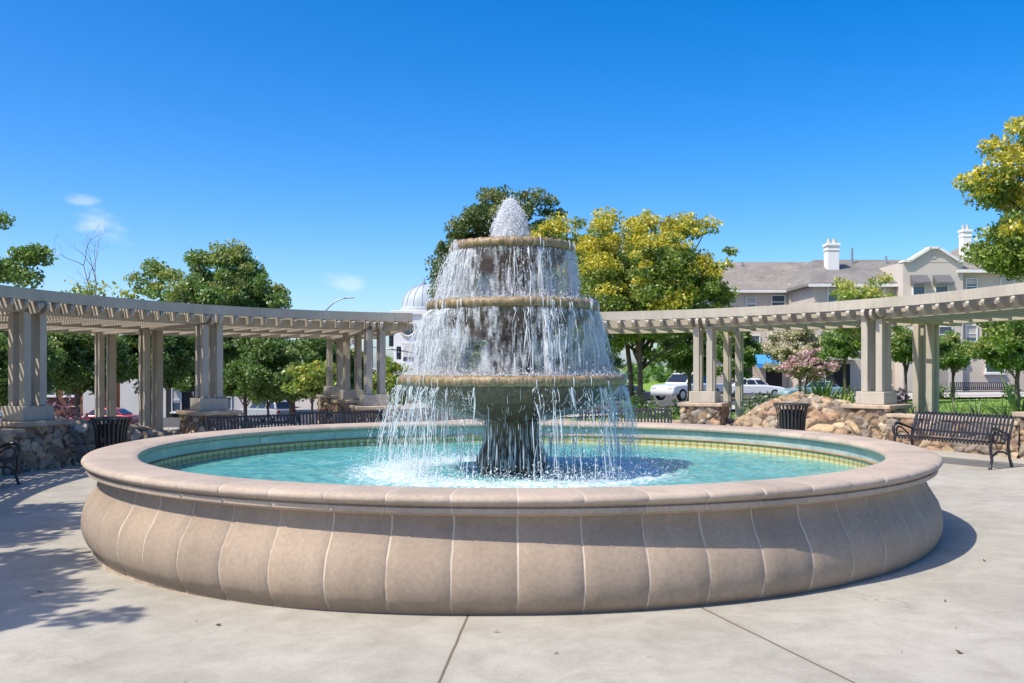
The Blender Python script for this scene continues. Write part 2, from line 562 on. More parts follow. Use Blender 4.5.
M['lf_cream'] = leaf_mat('cream_blossom_leaf', (0.120, 0.180, 0.048), (0.300, 0.348, 0.120), (0.850, 0.756, 0.552))
M['lf_plum'] = leaf_mat('purple_leaf', (0.072, 0.042, 0.072), (0.168, 0.102, 0.156), (0.216, 0.156, 0.240))
M['lf_grey'] = leaf_mat('grey_green_leaf', (0.108, 0.156, 0.072), (0.264, 0.312, 0.168), (0.432, 0.432, 0.264))
M['lf_agave'] = leaf_mat('agave_leaf', (0.12, 0.19, 0.11), (0.25, 0.33, 0.2), (0.35, 0.35, 0.15), 0.15)


# ------------------------------------------------------------------ fountain
FC = (0.0, 10.78, 0.0)
NSEG = 62
ft = empty('fountain', FC, math.radians(0.5), 'large round three-tiered stone fountain with a tan basin full of turquoise water', 'fountain')

body = [(4.345, -0.06), (4.37, 0.0), (4.402, 0.035), (4.422, 0.08), (4.436, 0.14), (4.437, 0.20), (4.425, 0.27), (4.404, 0.34),
        (4.36, 0.41), (4.318, 0.48), (4.291, 0.54), (4.280, 0.59), (4.282, 0.64)]
GF = []          # fractions round the ring: each segment has a narrow recessed joint at its start
for k in range(NSEG):
    GF += [(k + q) / NSEG for q in (0.0, 0.016, 0.03, 0.27, 0.5, 0.73, 0.97, 0.984)]
_r = random.Random(3); JD = [_r.uniform(0.003, 0.010) for _ in range(NSEG)]; SO = [_r.uniform(-0.0025, 0.0025) for _ in range(NSEG)]


def groove(R, z, a):
    f = a / (2 * PI) * NSEG
    q = f - math.floor(f + 1e-6)
    j = int(round(f)) % NSEG
    d = min(abs(q), abs(1 - q))
    o = SO[int(math.floor(f + 1e-6)) % NSEG]
    if d < 0.006: return R - JD[j], z
    if d < 0.02: return R - JD[j] * 0.55 + o * 0.5, z
    return R + o, z


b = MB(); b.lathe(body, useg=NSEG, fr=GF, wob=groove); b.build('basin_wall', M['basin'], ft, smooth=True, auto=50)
b = MB(); b.lathe([(4.35, -0.45), (4.345, -0.045), (4.30, -0.02)], 248); b.build('foundation', M['found'], ft, smooth=True, auto=30)
cop = [(4.275, 0.628), (4.318, 0.630), (4.330, 0.636), (4.332, 0.648), (4.376, 0.652), (4.394, 0.659), (4.397, 0.692), (4.376, 0.699), (4.384, 0.705), (4.392, 0.712),
       (4.396, 0.718), (4.412, 0.720), (4.426, 0.727), (4.435, 0.740), (4.436, 0.754), (4.428, 0.769), (4.412, 0.780), (4.38, 0.787), (4.32, 0.790),
       (4.02, 0.787), (3.965, 0.780), (3.935, 0.765), (3.925, 0.742), (3.93, 0.722), (3.95, 0.708), (3.99, 0.702)]
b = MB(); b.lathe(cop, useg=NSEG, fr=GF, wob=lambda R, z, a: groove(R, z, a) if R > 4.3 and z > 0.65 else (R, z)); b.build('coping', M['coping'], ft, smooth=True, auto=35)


def mosaic_mat():
    t = NT('turquoise_mosaic')
    uv = t.coords('UV')
    br = t.n('ShaderNodeTexBrick'); br.offset = 0.0
    br.inputs['Scale'].default_value = 1.0
    br.inputs['Brick Width'].default_value = 0.05; br.inputs['Row Height'].default_value = 0.05
    br.inputs['Mortar Size'].default_value = 0.004
    br.inputs['Color1'].default_value = (0.34, 0.42, 0.375, 1); br.inputs['Color2'].default_value = (0.46, 0.52, 0.465, 1)
    br.inputs['Mortar'].default_value = (0.42, 0.46, 0.43, 1)
    t.l(uv, br.inputs['Vector'])
    p = t.coords('Object')
    c = t.mix(1.0, br.outputs['Color'], t.ramp(t.noise(p, 2.0, 6, 0.7), [(0.3, (0.7, 0.78, 0.8)), (0.7, (1.15, 1.1, 1.08))]), 'MULTIPLY')
    return t.done(t.principled(c, 0.3, 0, 0.5).outputs[0])


def band_mat():
    """glazed tiles, UV u = tile count, v 0..1 across the band: ochre flower on cream with green corners"""
    t = NT('patterned_tile')
    uv = t.coords('UV')
    sep = t.n('ShaderNodeSeparateXYZ'); t.l(uv, sep.inputs[0])
    fx = t.math('SUBTRACT', t.math('FRACT', sep.outputs[0]), 0.5)
    fy = t.math('SUBTRACT', sep.outputs[1], 0.5)
    r = t.math('SQRT', t.math('ADD', t.math('MULTIPLY', fx, fx), t.math('MULTIPLY', fy, fy)))
    a = t.math('ARCTAN2', fx, fy)
    pet = t.math('MULTIPLY', t.math('ABSOLUTE', t.math('COSINE', t.math('MULTIPLY', a, 2.0))), 0.16)
    k = t.math('SUBTRACT', r, pet)
    c = t.ramp(k, [(0.0, (0.10, 0.16, 0.22)), (0.06, (0.10, 0.16, 0.22)), (0.07, (0.66, 0.44, 0.07)), (0.24, (0.66, 0.44, 0.07)),
                   (0.25, (0.16, 0.17, 0.07)), (0.31, (0.16, 0.17, 0.07)), (0.32, (0.74, 0.67, 0.46)), (0.50, (0.74, 0.67, 0.46)),
                   (0.51, (0.25, 0.22, 0.08)), (1.0, (0.25, 0.22, 0.08))])
    eg = t.math('GREATER_THAN', t.math('ABSOLUTE', fy), 0.42)
    c = t.mix(eg, c, (0.55, 0.36, 0.10))
    ej = t.math('GREATER_THAN', t.math('ABSOLUTE', fx), 0.475)
    c = t.mix(ej, c, (0.4, 0.38, 0.32))
    return t.done(t.principled(c, 0.25, 0, 0.5).outputs[0])


M['mosaic'] = mosaic_mat(); M['band'] = band_mat()
Ri = 3.985
b = MB(); b.lathe([(Ri + 0.03, 0.705), (Ri, 0.70), (Ri, 0.588)], 200, useg=2 * PI * Ri); iw = b.build('inner_wall', M['mosaic'], ft, smooth=True, auto=40)
b = MB(); b.lathe([(Ri - 0.0, 0.591), (Ri - 0.022, 0.589), (Ri - 0.028, 0.582), (Ri - 0.022, 0.575), (Ri, 0.573)], 200)
b.build('ledge', simple('terracotta_edge', (0.33, 0.17, 0.09), 0.6, 0.2, 6), iw, smooth=True, auto=40)
b = MB()
nb = 216
for k in range(nb):
    a0, a1 = 2 * PI * k / nb, 2 * PI * (k + 1) / nb
    rr = Ri - 0.004
    b.add([(rr * math.sin(a), -rr * math.cos(a), z) for a, z in ((a0, 0.455), (a1, 0.455), (a1, 0.574), (a0, 0.574))], [(0, 1, 2, 3)],
          [[(k, 0), (k + 1, 0), (k + 1, 1), (k, 1)]])
b.build('tile_band', M['band'], iw, normals=False)
b = MB(); b.lathe([(Ri + 0.02, 0.46), (Ri + 0.02, 0.0), (0.2, 0.0)], 96); b.build('basin_floor', simple('turquoise_plaster', (0.12, 0.42, 0.42), 0.7), ft, smooth=True, auto=30)
b = MB()
for px, pz in ((285.6, 0.65),):
    a = math.asin(max(-1, min(1, (px - 512) / F * 14.1 / Ri)))
    b.box((Ri * 0.997 * math.sin(a), Ri * 0.997 * math.cos(a), pz), (0.13, 0.02, 0.07), -a)
b.build('outlet_cover', M['palewall'], ft)


def wet_stone(name, light, dark, algae, streak=14):
    t = NT(name)
    p = t.coords('Object')
    mp = t.n('ShaderNodeMapping'); mp.inputs['Scale'].default_value = (1, 1, 0.2); t.l(p, mp.inputs[0])
    st = t.noise(mp.outputs[0], streak, 6, 0.75)
    n2 = t.noise(p, 5, 6, 0.65)
    c = t.ramp(st, [(0.36, dark), (0.5, tuple((a + b) / 2 for a, b in zip(light, dark))), (0.64, light)])
    c = t.mix(t.ramp(n2, [(0.45, (0, 0, 0)), (0.66, (0.8, 0.8, 0.8))]), c, algae)
    w = t.noise(mp.outputs[0], streak * 1.7, 5, 0.7)
    c = t.mix(t.ramp(w, [(0.62, (0, 0, 0)), (0.72, (0.55, 0.55, 0.55))]), c, (0.72, 0.72, 0.68))
    nr = t.bump(t.noise(p, 45, 5, 0.7), 0.7, 0.012)
    return t.done(t.principled(c, 0.32, 0, 0.5, nr).outputs[0])


M['rimstone'] = wet_stone('wet_tan_rim', (0.46, 0.34, 0.19), (0.10, 0.06, 0.025), (0.24, 0.165, 0.06), 34)
M['bowlstone'] = wet_stone('wet_brown_stone', (0.21, 0.135, 0.075), (0.04, 0.025, 0.014), (0.10, 0.075, 0.035), 22)
M['algae'] = wet_stone('wet_algae_stone', (0.17, 0.115, 0.06), (0.03, 0.022, 0.013), (0.06, 0.055, 0.025), 22)


def bowl(name, r, ztop, th, under, mat):
    """under: list of (r,z) from below rim to the stem"""
    b = MB()
    b.lathe([(0.05, ztop - th * 1.6), (r * 0.55, ztop - th * 1.45), (r - 0.16, ztop - th), (r - 0.09, ztop - 0.03)] + under[:1][:0] +
            [(r - 0.075, ztop - 0.02), (r - 0.07, ztop - th)] [:0] + [(r - 0.08, ztop - 0.02)], 96)
    b2 = MB(); b2.lathe(under, 96)
    o = b2.build(name, mat, ft, smooth=True, auto=50)
    b3 = MB()
    zc = ztop - th / 2
    prof = [(r - 0.10, ztop - th * 0.98), (r - 0.035, ztop - th)]
    for k in range(-5, 6):
        a = k / 5 * PI / 2
        prof.append((r - th * 0.42 + th * 0.42 * math.cos(a), zc + th / 2 * math.sin(a)))
    prof += [(r - 0.10, ztop - 0.006), (r - 0.13, ztop - 0.03), (r - 0.2, ztop - 0.04), (0.02, ztop - 0.05)]
    b3.lathe(prof, 220, wob=lambda R, z, a: (R * (1 + 0.005 * math.sin(23 * a) + 0.004 * math.sin(57 * a + z * 40) + 0.004 * math.sin(91 * a)), z + 0.004 * math.sin(31 * a) + 0.004 * math.sin(67 * a + R * 9)))
    b3.build('bowl_rim', M['rimstone'], o, smooth=True, auto=60)
    return o


bowl('top_bowl', 0.70, 3.025, 0.098, [(0.665, 2.94), (0.64, 2.89), (0.58, 2.82), (0.47, 2.76), (0.34, 2.715), (0.22, 2.69), (0.195, 2.66), (0.19, 2.55),
                                     (0.205, 2.42), (0.235, 2.33), (0.25, 2.28)], M['bowlstone'])
bowl('middle_bowl', 0.97, 2.365, 0.10, [(0.925, 2.28), (0.89, 2.22), (0.80, 2.13), (0.65, 2.05), (0.48, 1.99), (0.32, 1.95), (0.26, 1.92), (0.25, 1.80),
                                        (0.265, 1.66), (0.31, 1.55), (0.33, 1.47)], M['bowlstone'])
bowl('bottom_bowl', 1.275, 1.55, 0.11, [(1.225, 1.455), (1.19, 1.40), (1.10, 1.305), (0.95, 1.215), (0.78, 1.145), (0.60, 1.095), (0.44, 1.065), (0.33, 1.045)], M['algae'])
ped = [(0.34, 1.06), (0.315, 1.03), (0.30, 0.96), (0.295, 0.86), (0.305, 0.79), (0.33, 0.73), (0.365, 0.67), (0.385, 0.61), (0.38, 0.54), (0.36, 0.47), (0.36, 0.05)]
b = MB(); b.lathe(ped, 120, wob=lambda R, z, a: (R * (1 + 0.035 * math.cos(16 * a) * min(1, max(0, (1.0 - z) * 3))), z))
b.build('pedestal', M['algae'], ft, smooth=True, auto=60)
b = MB(); b.tube([(0, 0, 2.9), (0, 0, 3.05)], 0.03, 12); b.build('nozzle', M['galv'], ft)


# ---------------- water
def pool_mat():
    t = NT('pool_water')
    p = t.pos()
    sep = t.n('ShaderNodeSeparateXYZ'); t.l(p, sep.inputs[0])
    x, y = sep.outputs[0], t.math('SUBTRACT', sep.outputs[1], 10.78)
    r = t.math('SQRT', t.math('ADD', t.math('MULTIPLY', x, x), t.math('MULTIPLY', y, y)))
    n1 = t.noise(p, 3.2, 5, 0.6, 0.8)
    n2 = t.noise(p, 17, 5, 0.7, 0.6)
    c = t.ramp(n1, [(0.30, (0.06, 0.29, 0.28)), (0.5, (0.11, 0.39, 0.365)), (0.70, (0.21, 0.49, 0.445))])
    # churned foam where the water lands
    fz = t.ramp(r, [(0.0, (0.2, 0.2, 0.2)), (0.05, (0.5, 0.5, 0.5)), (0.145, (1, 1, 1)), (0.20, (0.9, 0.9, 0.9)), (0.30, (0.0, 0.0, 0.0))])
    rs = t.math('MULTIPLY', r, 0.1)
    fz = t.ramp(rs, [(0.0, (0.25, 0.25, 0.25)), (0.08, (0.42, 0.42, 0.42)), (0.125, (0.68, 0.68, 0.68)), (0.16, (0.62, 0.62, 0.62)), (0.22, (0.38, 0.38, 0.38)), (0.28, (0.18, 0.18, 0.18)), (0.39, (0.08, 0.08, 0.08))])
    nf = t.math('ADD', t.math('MULTIPLY', n2, 0.65), t.math('MULTIPLY', t.noise(p, 6, 4, 0.6, 1.5), 0.45))
    fm = t.ramp(t.math('ADD', t.math('SUBTRACT', nf, 1.0), fz), [(0.02, (0, 0, 0)), (0.22, (0.85, 0.85, 0.85))])
    c = t.mix(fm, c, (0.78, 0.86, 0.87))
    nr = t.bump(t.math('ADD', n1, t.math('MULTIPLY', n2, 0.35)), 0.5, 0.06)
    rough = t.math('ADD', t.math('MULTIPLY', fm, 0.4), 0.06)
    pp = t.principled(c, rough, 0, 0.5, nr)
    pp.inputs['Subsurface Weight'].default_value = 0.7; pp.inputs['Subsurface Radius'].default_value = (0.25, 0.6, 0.6); pp.inputs['Subsurface Scale'].default_value = 0.5
    return t.done(pp.outputs[0])


nr_, na_ = 90, 260
rr = np.linspace(0.33, Ri + 0.015, nr_); aa = np.linspace(0, 2 * PI, na_, endpoint=False)
Rg, Ag = np.meshgrid(rr, aa, indexing='ij')
Xw, Yw = Rg * np.sin(Ag), Rg * np.cos(Ag)
Zw = 0.47 + 0.010 * np.exp(-(Rg - 1.5) ** 2 * 0.4) * np.sin(Rg * 26 + 1.5 * np.sin(5 * Ag)) + 0.006 * np.sin(Xw * 19 + 3 * np.sin(Yw * 4)) * np.cos(Yw * 23 + 2 * np.sin(Xw * 5))
Vw = np.stack([Xw + FC[0], Yw + FC[1], Zw], -1).reshape(-1, 3)
idx = np.arange(nr_ * na_).reshape(nr_, na_)
q = np.stack([idx[:-1, :], np.roll(idx[:-1, :], -1, 1), np.roll(idx[1:, :], -1, 1), idx[1:, :]], -1).reshape(-1, 4)
pw = np_mesh('pool_water', Vw, q[:, ::-1], pool_mat(), smooth=True)
tag(pw, 'rippled turquoise water filling the round fountain basin', 'water', kind='structure')


def spray_mat():
    t = NT('white_water')
    d = t.principled((0.95, 0.97, 0.98), 0.22, 0, 0.5)
    tr = t.n('ShaderNodeBsdfTranslucent'); tr.inputs['Color'].default_value = (0.92, 0.96, 1.0, 1)
    m = t.n('ShaderNodeMixShader'); m.inputs[0].default_value = 0.5
    t.l(d.outputs[0], m.inputs[1]); t.l(tr.outputs[0], m.inputs[2])
    tp = t.n('ShaderNodeBsdfTransparent')
    m2 = t.n('ShaderNodeMixShader'); m2.inputs[0].default_value = 0.08
    t.l(m.outputs[0], m2.inputs[1]); t.l(tp.outputs[0], m2.inputs[2])
    return t.done(m2.outputs[0])


def film_mat():
    """torn sheet of falling water: vertical streaks, mostly clear, white where it is thick"""
    t = NT('water_film')
    uv = t.coords('UV')
    mp = t.n('ShaderNodeMapping'); mp.inputs['Scale'].default_value = (1, 0.16, 1); t.l(uv, mp.inputs[0])
    n1 = t.noise(mp.outputs[0], 26, 5, 0.7, 0.5)
    mp2 = t.n('ShaderNodeMapping'); mp2.inputs['Scale'].default_value = (1, 0.4, 1); t.l(uv, mp2.inputs[0])
    n2 = t.noise(mp2.outputs[0], 5, 4, 0.6)
    n3 = t.noise(uv, 40, 3, 0.7)
    s = t.math('ADD', t.math('MULTIPLY', n1, 0.66), t.math('ADD', t.math('MULTIPLY', n2, 0.62), t.math('MULTIPLY', n3, 0.25)))
    a = t.ramp(s, [(0.72, (0.0, 0.0, 0.0)), (0.78, (0.14, 0.14, 0.14)), (0.94, (0.85, 0.85, 0.85))])
    d = t.n('ShaderNodeBsdfDiffuse'); d.inputs['Color'].default_value = (0.9, 0.94, 0.97, 1)
    tr = t.n('ShaderNodeBsdfTranslucent'); tr.inputs['Color'].default_value = (0.9, 0.95, 1, 1)
    m = t.n('ShaderNodeMixShader'); m.inputs[0].default_value = 0.45
    t.l(d.outputs[0], m.inputs[1]); t.l(tr.outputs[0], m.inputs[2])
    tp = t.n('ShaderNodeBsdfTransparent')
    m2 = t.n('ShaderNodeMixShader'); t.l(a, m2.inputs[0])
    gl = t.n('ShaderNodeBsdfGlossy'); gl.inputs['Roughness'].default_value = 0.12
    t.l(t.bump(s, 0.8, 0.03), gl.inputs['Normal'])
    m3 = t.n('ShaderNodeMixShader'); m3.inputs[0].default_value = 0.018
    t.l(tp.outputs[0], m3.inputs[1]); t.l(gl.outputs[0], m3.inputs[2])
    t.l(m3.outputs[0], m2.inputs[1]); t.l(m.outputs[0], m2.inputs[2])
    return t.done(m2.outputs[0])


M['spray'] = spray_mat(); M['film'] = film_mat()


class Strands:
    """thin three-sided water threads and droplets gathered into one mesh"""
    def __init__(self):
        self.V, self.F, self.n = [], [], 0

    def thread(self, pts, rad):
        m = len(pts)
        pts = np.asarray(pts)
        d = pts[-1] - pts[0]; d = d / (np.linalg.norm(d) + 1e-9)
        s = np.cross(d, [0.31, 0.83, 0.1]); s /= np.linalg.norm(s) + 1e-9
        u = np.cross(d, s)
        ring = [s, -0.5 * s + 0.87 * u, -0.5 * s - 0.87 * u]
        tp = np.sin(np.linspace(0.25, PI - 0.2, m)) * rad
        vs = np.stack([pts + tp[:, None] * q for q in ring], 1).reshape(-1, 3)
        b = self.n
        i = np.arange(m - 1)[:, None] * 3
        for k in range(3):
            k2 = (k + 1) % 3
            self.F.append(np.concatenate([b + i + k, b + i + k2, b + i + 3 + k2, b + i + 3 + k], 1))
        self.V.append(vs); self.n += len(vs)

    def drops(self, P, rad, stretch):
        P = np.asarray(P); m = len(P)
        rad = np.broadcast_to(np.asarray(rad, float), (m,)); stretch = np.broadcast_to(np.asarray(stretch, float), (m,))
        base = np.array([[1, 0, 0], [0, 1, 0], [-1, 0, 0], [0, -1, 0]], float)
        tilt = RNG.normal(0, 0.25, (m, 2))
        vs = np.zeros((m, 6, 3))
        vs[:, :4] = P[:, None] + base[None] * rad[:, None, None]
        ax = np.stack([tilt[:, 0], tilt[:, 1], np.ones(m)], 1) * (rad * stretch)[:, None]
        vs[:, 4] = P + ax; vs[:, 5] = P - ax
        b = self.n + np.arange(m)[:, None] * 6
        for k in range(4):
            k2 = (k + 1) % 4
            # quads (degenerate-free): use two triangles stored as kites top-left-bottom-right
            self.F.append(np.concatenate([b + k, b + k2, b + 4, b + 4], 1)[:, :4])
            self.F.append(np.concatenate([b + k2, b + k, b + 5, b + 5], 1)[:, :4])
        self.V.append(vs.reshape(-1, 3)); self.n += m * 6

    def build(self, name):
        V = np.concatenate(self.V); Fa = np.concatenate(self.F)
        tri = Fa[:, 2] == Fa[:, 3]
        me = bpy.data.meshes.new(name)
        Q = Fa[~tri]; T = Fa[tri][:, :3]
        T1 = np.concatenate([Q[:, [0, 1, 2]], Q[:, [0, 2, 3]], T])
        return np_mesh(name, V, T1, M['spray'], smooth=True)


def fall(name, label, r0, z0, r1, z1, nthreads, dens_seed, thick, blob, sheets, flare=0.1, spread=0.03):
    st = Strands()
    rng = np.random.default_rng(dens_seed)
    ph = rng.uniform(0, 2 * PI, 6)

    def dens(a):
        return -0.18 + 0.42 * np.abs(np.sin(a)) + 0.35 * np.sin(5 * a + ph[0]) + 0.2 * np.sin(11 * a + ph[1]) + 0.25 * np.sin(19 * a + ph[2]) + 0.2 * np.sin(37 * a + ph[3])
    cnt = 0; bundle = 0
    while cnt < nthreads:
        a = rng.uniform(0, 2 * PI)
        if bundle <= 0:
            if rng.random() > dens(a) + 0.15: continue
            bundle = int(rng.integers(1, 7)); a_c, out_c = a, rng.normal(1.0, 0.6)
        a = a_c + rng.normal(0, 0.013); bundle -= 1
        cnt += 1
        out = out_c + rng.normal(0, 0.2); fl = flare * max(0, math.cos(a + 1.62)) ** 3 * rng.uniform(0, 1.3) + abs(rng.normal(0, spread))
        s = 0.0
        wobp = rng.uniform(0, 6.28); wa = rng.normal(0, 0.012)
        lip = rng.random() < 0.16      # runs over the face of the rim first
        s = max(0, rng.normal(-0.02, 0.05)) if rng.random() < 0.45 else rng.uniform(0.0, 0.9)
        while s < 1.0:
            ln = rng.uniform(0.10, 0.40) * (1.2 - 0.4 * s)
            e = min(1.0, s + ln)
            q = np.linspace(s, e, 7)
            r = r0 + ((r1 - r0) * out + fl) * q + 0.006 * np.sin(q * 15 + wobp)
            z = z0 - (z0 - z1) * (0.12 * q + 0.88 * q * q)
            an = a + wa * np.sin(q * 9 + wobp)
            pts = np.stack([FC[0] + r * np.sin(an), FC[1] - r * np.cos(an), z], 1)
            if lip and s < 0.12:
                rl = r0 + 0.034 + 0.006 * np.array([-2.5, -0.2, 0.6, 0.6, 0.2]); zl2 = z0 + np.array([0.105, 0.09, 0.06, 0.03, 0.0]) + rng.uniform(-0.05, 0.012)
                st.thread(np.stack([FC[0] + rl * np.sin(an[0]), FC[1] - rl * np.cos(an[0]), zl2], 1), thick * rng.uniform(0.6, 1.6))
            st.thread(pts, thick * min(2.4, rng.lognormal(-0.3, 0.5)))
            s = e + rng.exponential(0.14) + 0.02
            if rng.random() < 0.18: break
    # droplets shaken loose
    a = rng.uniform(0, 2 * PI, blob * 3); a = a[rng.random(len(a)) < dens(a) + 0.12][:blob]; m = len(a)
    qv = rng.uniform(0.05, 1, m) ** 0.7
    out = rng.normal(1.05, 0.9, m); fl = flare * np.maximum(0, np.cos(a + 1.62)) ** 3 * rng.uniform(0, 1.8, m) + np.abs(rng.normal(0, spread * 1.5, m))
    r = r0 + ((r1 - r0) * out + fl) * qv
    z = z0 - (z0 - z1) * (0.12 * qv + 0.88 * qv * qv)
    P = np.stack([FC[0] + r * np.sin(a), FC[1] - r * np.cos(a), z], 1) + rng.normal(0, 0.012, (m, 3))
    st.drops(P, rng.lognormal(-6.0, 0.4, m), rng.uniform(1.5, 6.0, m))
    # splash crown where it lands
    m = int(blob * 0.6)
    a = rng.uniform(0, 2 * PI, m)
    r = r1 + rng.normal(0, 0.10, m)
    z = z1 + np.abs(rng.normal(0, 0.045, m))
    P = np.stack([FC[0] + r * np.sin(a), FC[1] - r * np.cos(a), z], 1)
    st.drops(P, rng.lognormal(-5.8, 0.5, m), rng.uniform(0.8, 2.0, m))
    o = st.build(name)
    tag(o, label, 'falling water', kind='stuff')
    # the torn films behind the threads
    fb = MB()
    for k in range(sheets):
        kk = 0.6 + 0.8 * k / max(1, sheets - 1)
        prof = []
        for i in range(15):
            qv = i / 14
            prof.append((r0 - 0.008 + (r1 - r0) * kk * qv, z0 - (z0 - z1) * (0.12 * qv + 0.88 * qv * qv)))
        offs = k * 3.7
        fb.lathe(prof, 160, c=FC, useg=2 * PI * r0, wob=lambda R, z, a: (R + 0.012 * math.sin(9 * a + offs) + 0.010 * math.sin(23 * a + 7 * z + offs) + flare * 0.6 * max(0, -math.sin(a)) ** 3 * (z0 - z) / (z0 - z1), z))
    if not sheets: return o
    fo = fb.build('water_film', M['film'], o, smooth=True, normals=False)
    return o


fall('falling_water', 'white water curtain falling from the small top bowl', 0.672, 2.925, 0.70, 2.36, 640, 3, 0.0048, 4200, 2, 0.17, 0.035)
fall('falling_water', 'white water curtain falling from the middle bowl', 0.945, 2.265, 1.00, 1.55, 860, 4, 0.0050, 5200, 2, 0.14, 0.05)
fall('falling_water', 'thin broken water strings falling from the widest lowest bowl into the pool', 1.255, 1.44, 1.30, 0.47, 290, 5, 0.0046, 4200, 0, 0.24, 0.07)

# trickles clinging to bowls and pedestal
st = Strands()
rng = np.random.default_rng(21)
prof_low = np.array([(1.25, 1.45), (1.11, 1.30), (0.96, 1.21), (0.79, 1.14), (0.61, 1.09), (0.45, 1.06), (0.33, 1.03), (0.31, 0.95), (0.305, 0.85), (0.34, 0.73), (0.395, 0.62), (0.40, 0.5)])
Lp = np.concatenate([[0], np.cumsum(np.hypot(np.diff(prof_low[:, 0]), np.diff(prof_low[:, 1])))])
for k in range(520):
    a = rng.uniform(0, 2 * PI); s0 = rng.uniform(0, Lp[-1] * 0.95); s1 = min(Lp[-1], s0 + rng.uniform(0.05, 0.22))
    q = np.linspace(s0, s1, 6)
    r = np.interp(q, Lp, prof_low[:, 0]) + 0.008; z = np.interp(q, Lp, prof_low[:, 1]) - 0.006
    an = a + 0.006 * np.sin(q * 14 + k)
    st.thread(np.stack([FC[0] + r * np.sin(an), FC[1] - r * np.cos(an), z], 1), rng.uniform(0.0018, 0.0045))
# drips straight down from the bowl underside in front of the pedestal
for k in range(460):
    a = rng.uniform(0, 2 * PI); r = rng.uniform(0.34, 1.15); z0 = float(np.interp(-r, -prof_low[:7, 0], prof_low[:7, 1])) - rng.uniform(0, 0.5)
    ln = rng.uniform(0.06, 0.34)
    z = np.linspace(z0, max(0.48, z0 - ln), 4)
    st.thread(np.stack([np.full(4, FC[0] + r * math.sin(a)), np.full(4, FC[1] - r * math.cos(a)), z], 1), rng.uniform(0.0018, 0.005))
tag(st.build('trickling_water'), 'white trickles clinging to the green underside and pedestal of the lowest bowl', 'trickling water', kind='stuff')

# froth jet on top
st = Strands(); rng = np.random.default_rng(8)
m = 24000
h = rng.uniform(0, 1, m) ** 1.25
rad = (0.20 * (1 - h ** 2.4) ** 0.75 + 0.02) * rng.uniform(0.0, 1.0, m) ** 0.6 * (1 + 0.16 * np.sin(rng.integers(0, 9, m) * 2.1 + h * 9))
a = rng.uniform(0, 2 * PI, m)
P = np.stack([FC[0] - 0.02 + rad * np.sin(a), FC[1] + rad * np.cos(a), 3.0 + 0.53 * h], 1) + rng.normal(0, 0.006, (m, 3)) * (1 + 5 * (rng.random((m, 1)) < 0.10))
st.drops(P, rng.lognormal(-6.15, 0.4, m), rng.uniform(1.2, 4.0, m))
for k in range(700):
    a = rng.uniform(0, 2 * PI); rb = rng.uniform(0.05, 0.215); q = np.linspace(0, 1, 6); top = rng.uniform(0.3, 0.53) * (1 - (rb / 0.27) ** 2)
    r = rb * (0.2 + 0.8 * q); z = 3.0 + top * (1 - q ** 2)
    st.thread(np.stack([FC[0] - 0.02 + r * np.sin(a), FC[1] + r * np.cos(a), z], 1), rng.uniform(0.003, 0.007))
jet = tag(st.build('water_jet'), 'frothy white cone of water bubbling up from the topmost bowl', 'water jet', kind='stuff')
fb = MB()
for k in range(3):
    sc = 0.62 + 0.17 * k
    fb.lathe([(max(0.004, sc * (0.20 * (1 - h_ ** 2.4) ** 0.75 + 0.01)), 3.0 + 0.50 * h_ * (0.86 + 0.07 * k)) for h_ in np.linspace(0, 1, 14)], 60, c=(FC[0] - 0.02, FC[1], 0), useg=1.3,
             wob=lambda R, z, a: (R * (1 + 0.12 * math.sin(5 * a + 9 * z) + 0.09 * math.sin(11 * a - 21 * z)), z + 0.02 * math.sin(7 * a + k)))
fb.build('water_film', M['film'], jet, smooth=True, normals=False)
# spray over the pool
st = Strands(); rng = np.random.default_rng(9)
m = 7000
a = rng.uniform(0, 2 * PI, m); r = 1.36 + rng.normal(0, 0.22, m)
z = 0.475 + np.abs(rng.normal(0, 0.06, m)) + rng.exponential(0.03, m)
st.drops(np.stack([FC[0] + r * np.sin(a), FC[1] - r * np.cos(a), z], 1), rng.lognormal(-5.7, 0.45, m), rng.uniform(0.8, 1.8, m))
for r_c, z_c, m in ((0.86, 2.365, 2400), (1.16, 1.55, 3600)):       # bounce off the two lower rims
    a = rng.uniform(0, 2 * PI, m); r = r_c + rng.normal(0, 0.07, m); z = z_c + rng.exponential(0.022, m)
    st.drops(np.stack([FC[0] + r * np.sin(a), FC[1] - r * np.cos(a), z], 1), rng.lognormal(-6.0, 0.45, m), rng.uniform(0.8, 2.0, m))
tag(st.build('splash_spray'), 'white splashes where the falling water hits the pool and lower bowls', 'spray', kind='stuff')


# ------------------------------------------------------------------ stones
STONE_COLS = np.array([[0.43, 0.33, 0.22], [0.49, 0.40, 0.28], [0.38, 0.28, 0.19], [0.37, 0.25, 0.17], [0.33, 0.29, 0.24], [0.54, 0.46, 0.35],
                       [0.46, 0.35, 0.22], [0.30, 0.21, 0.15], [0.27, 0.23, 0.20], [0.47, 0.37, 0.26]])


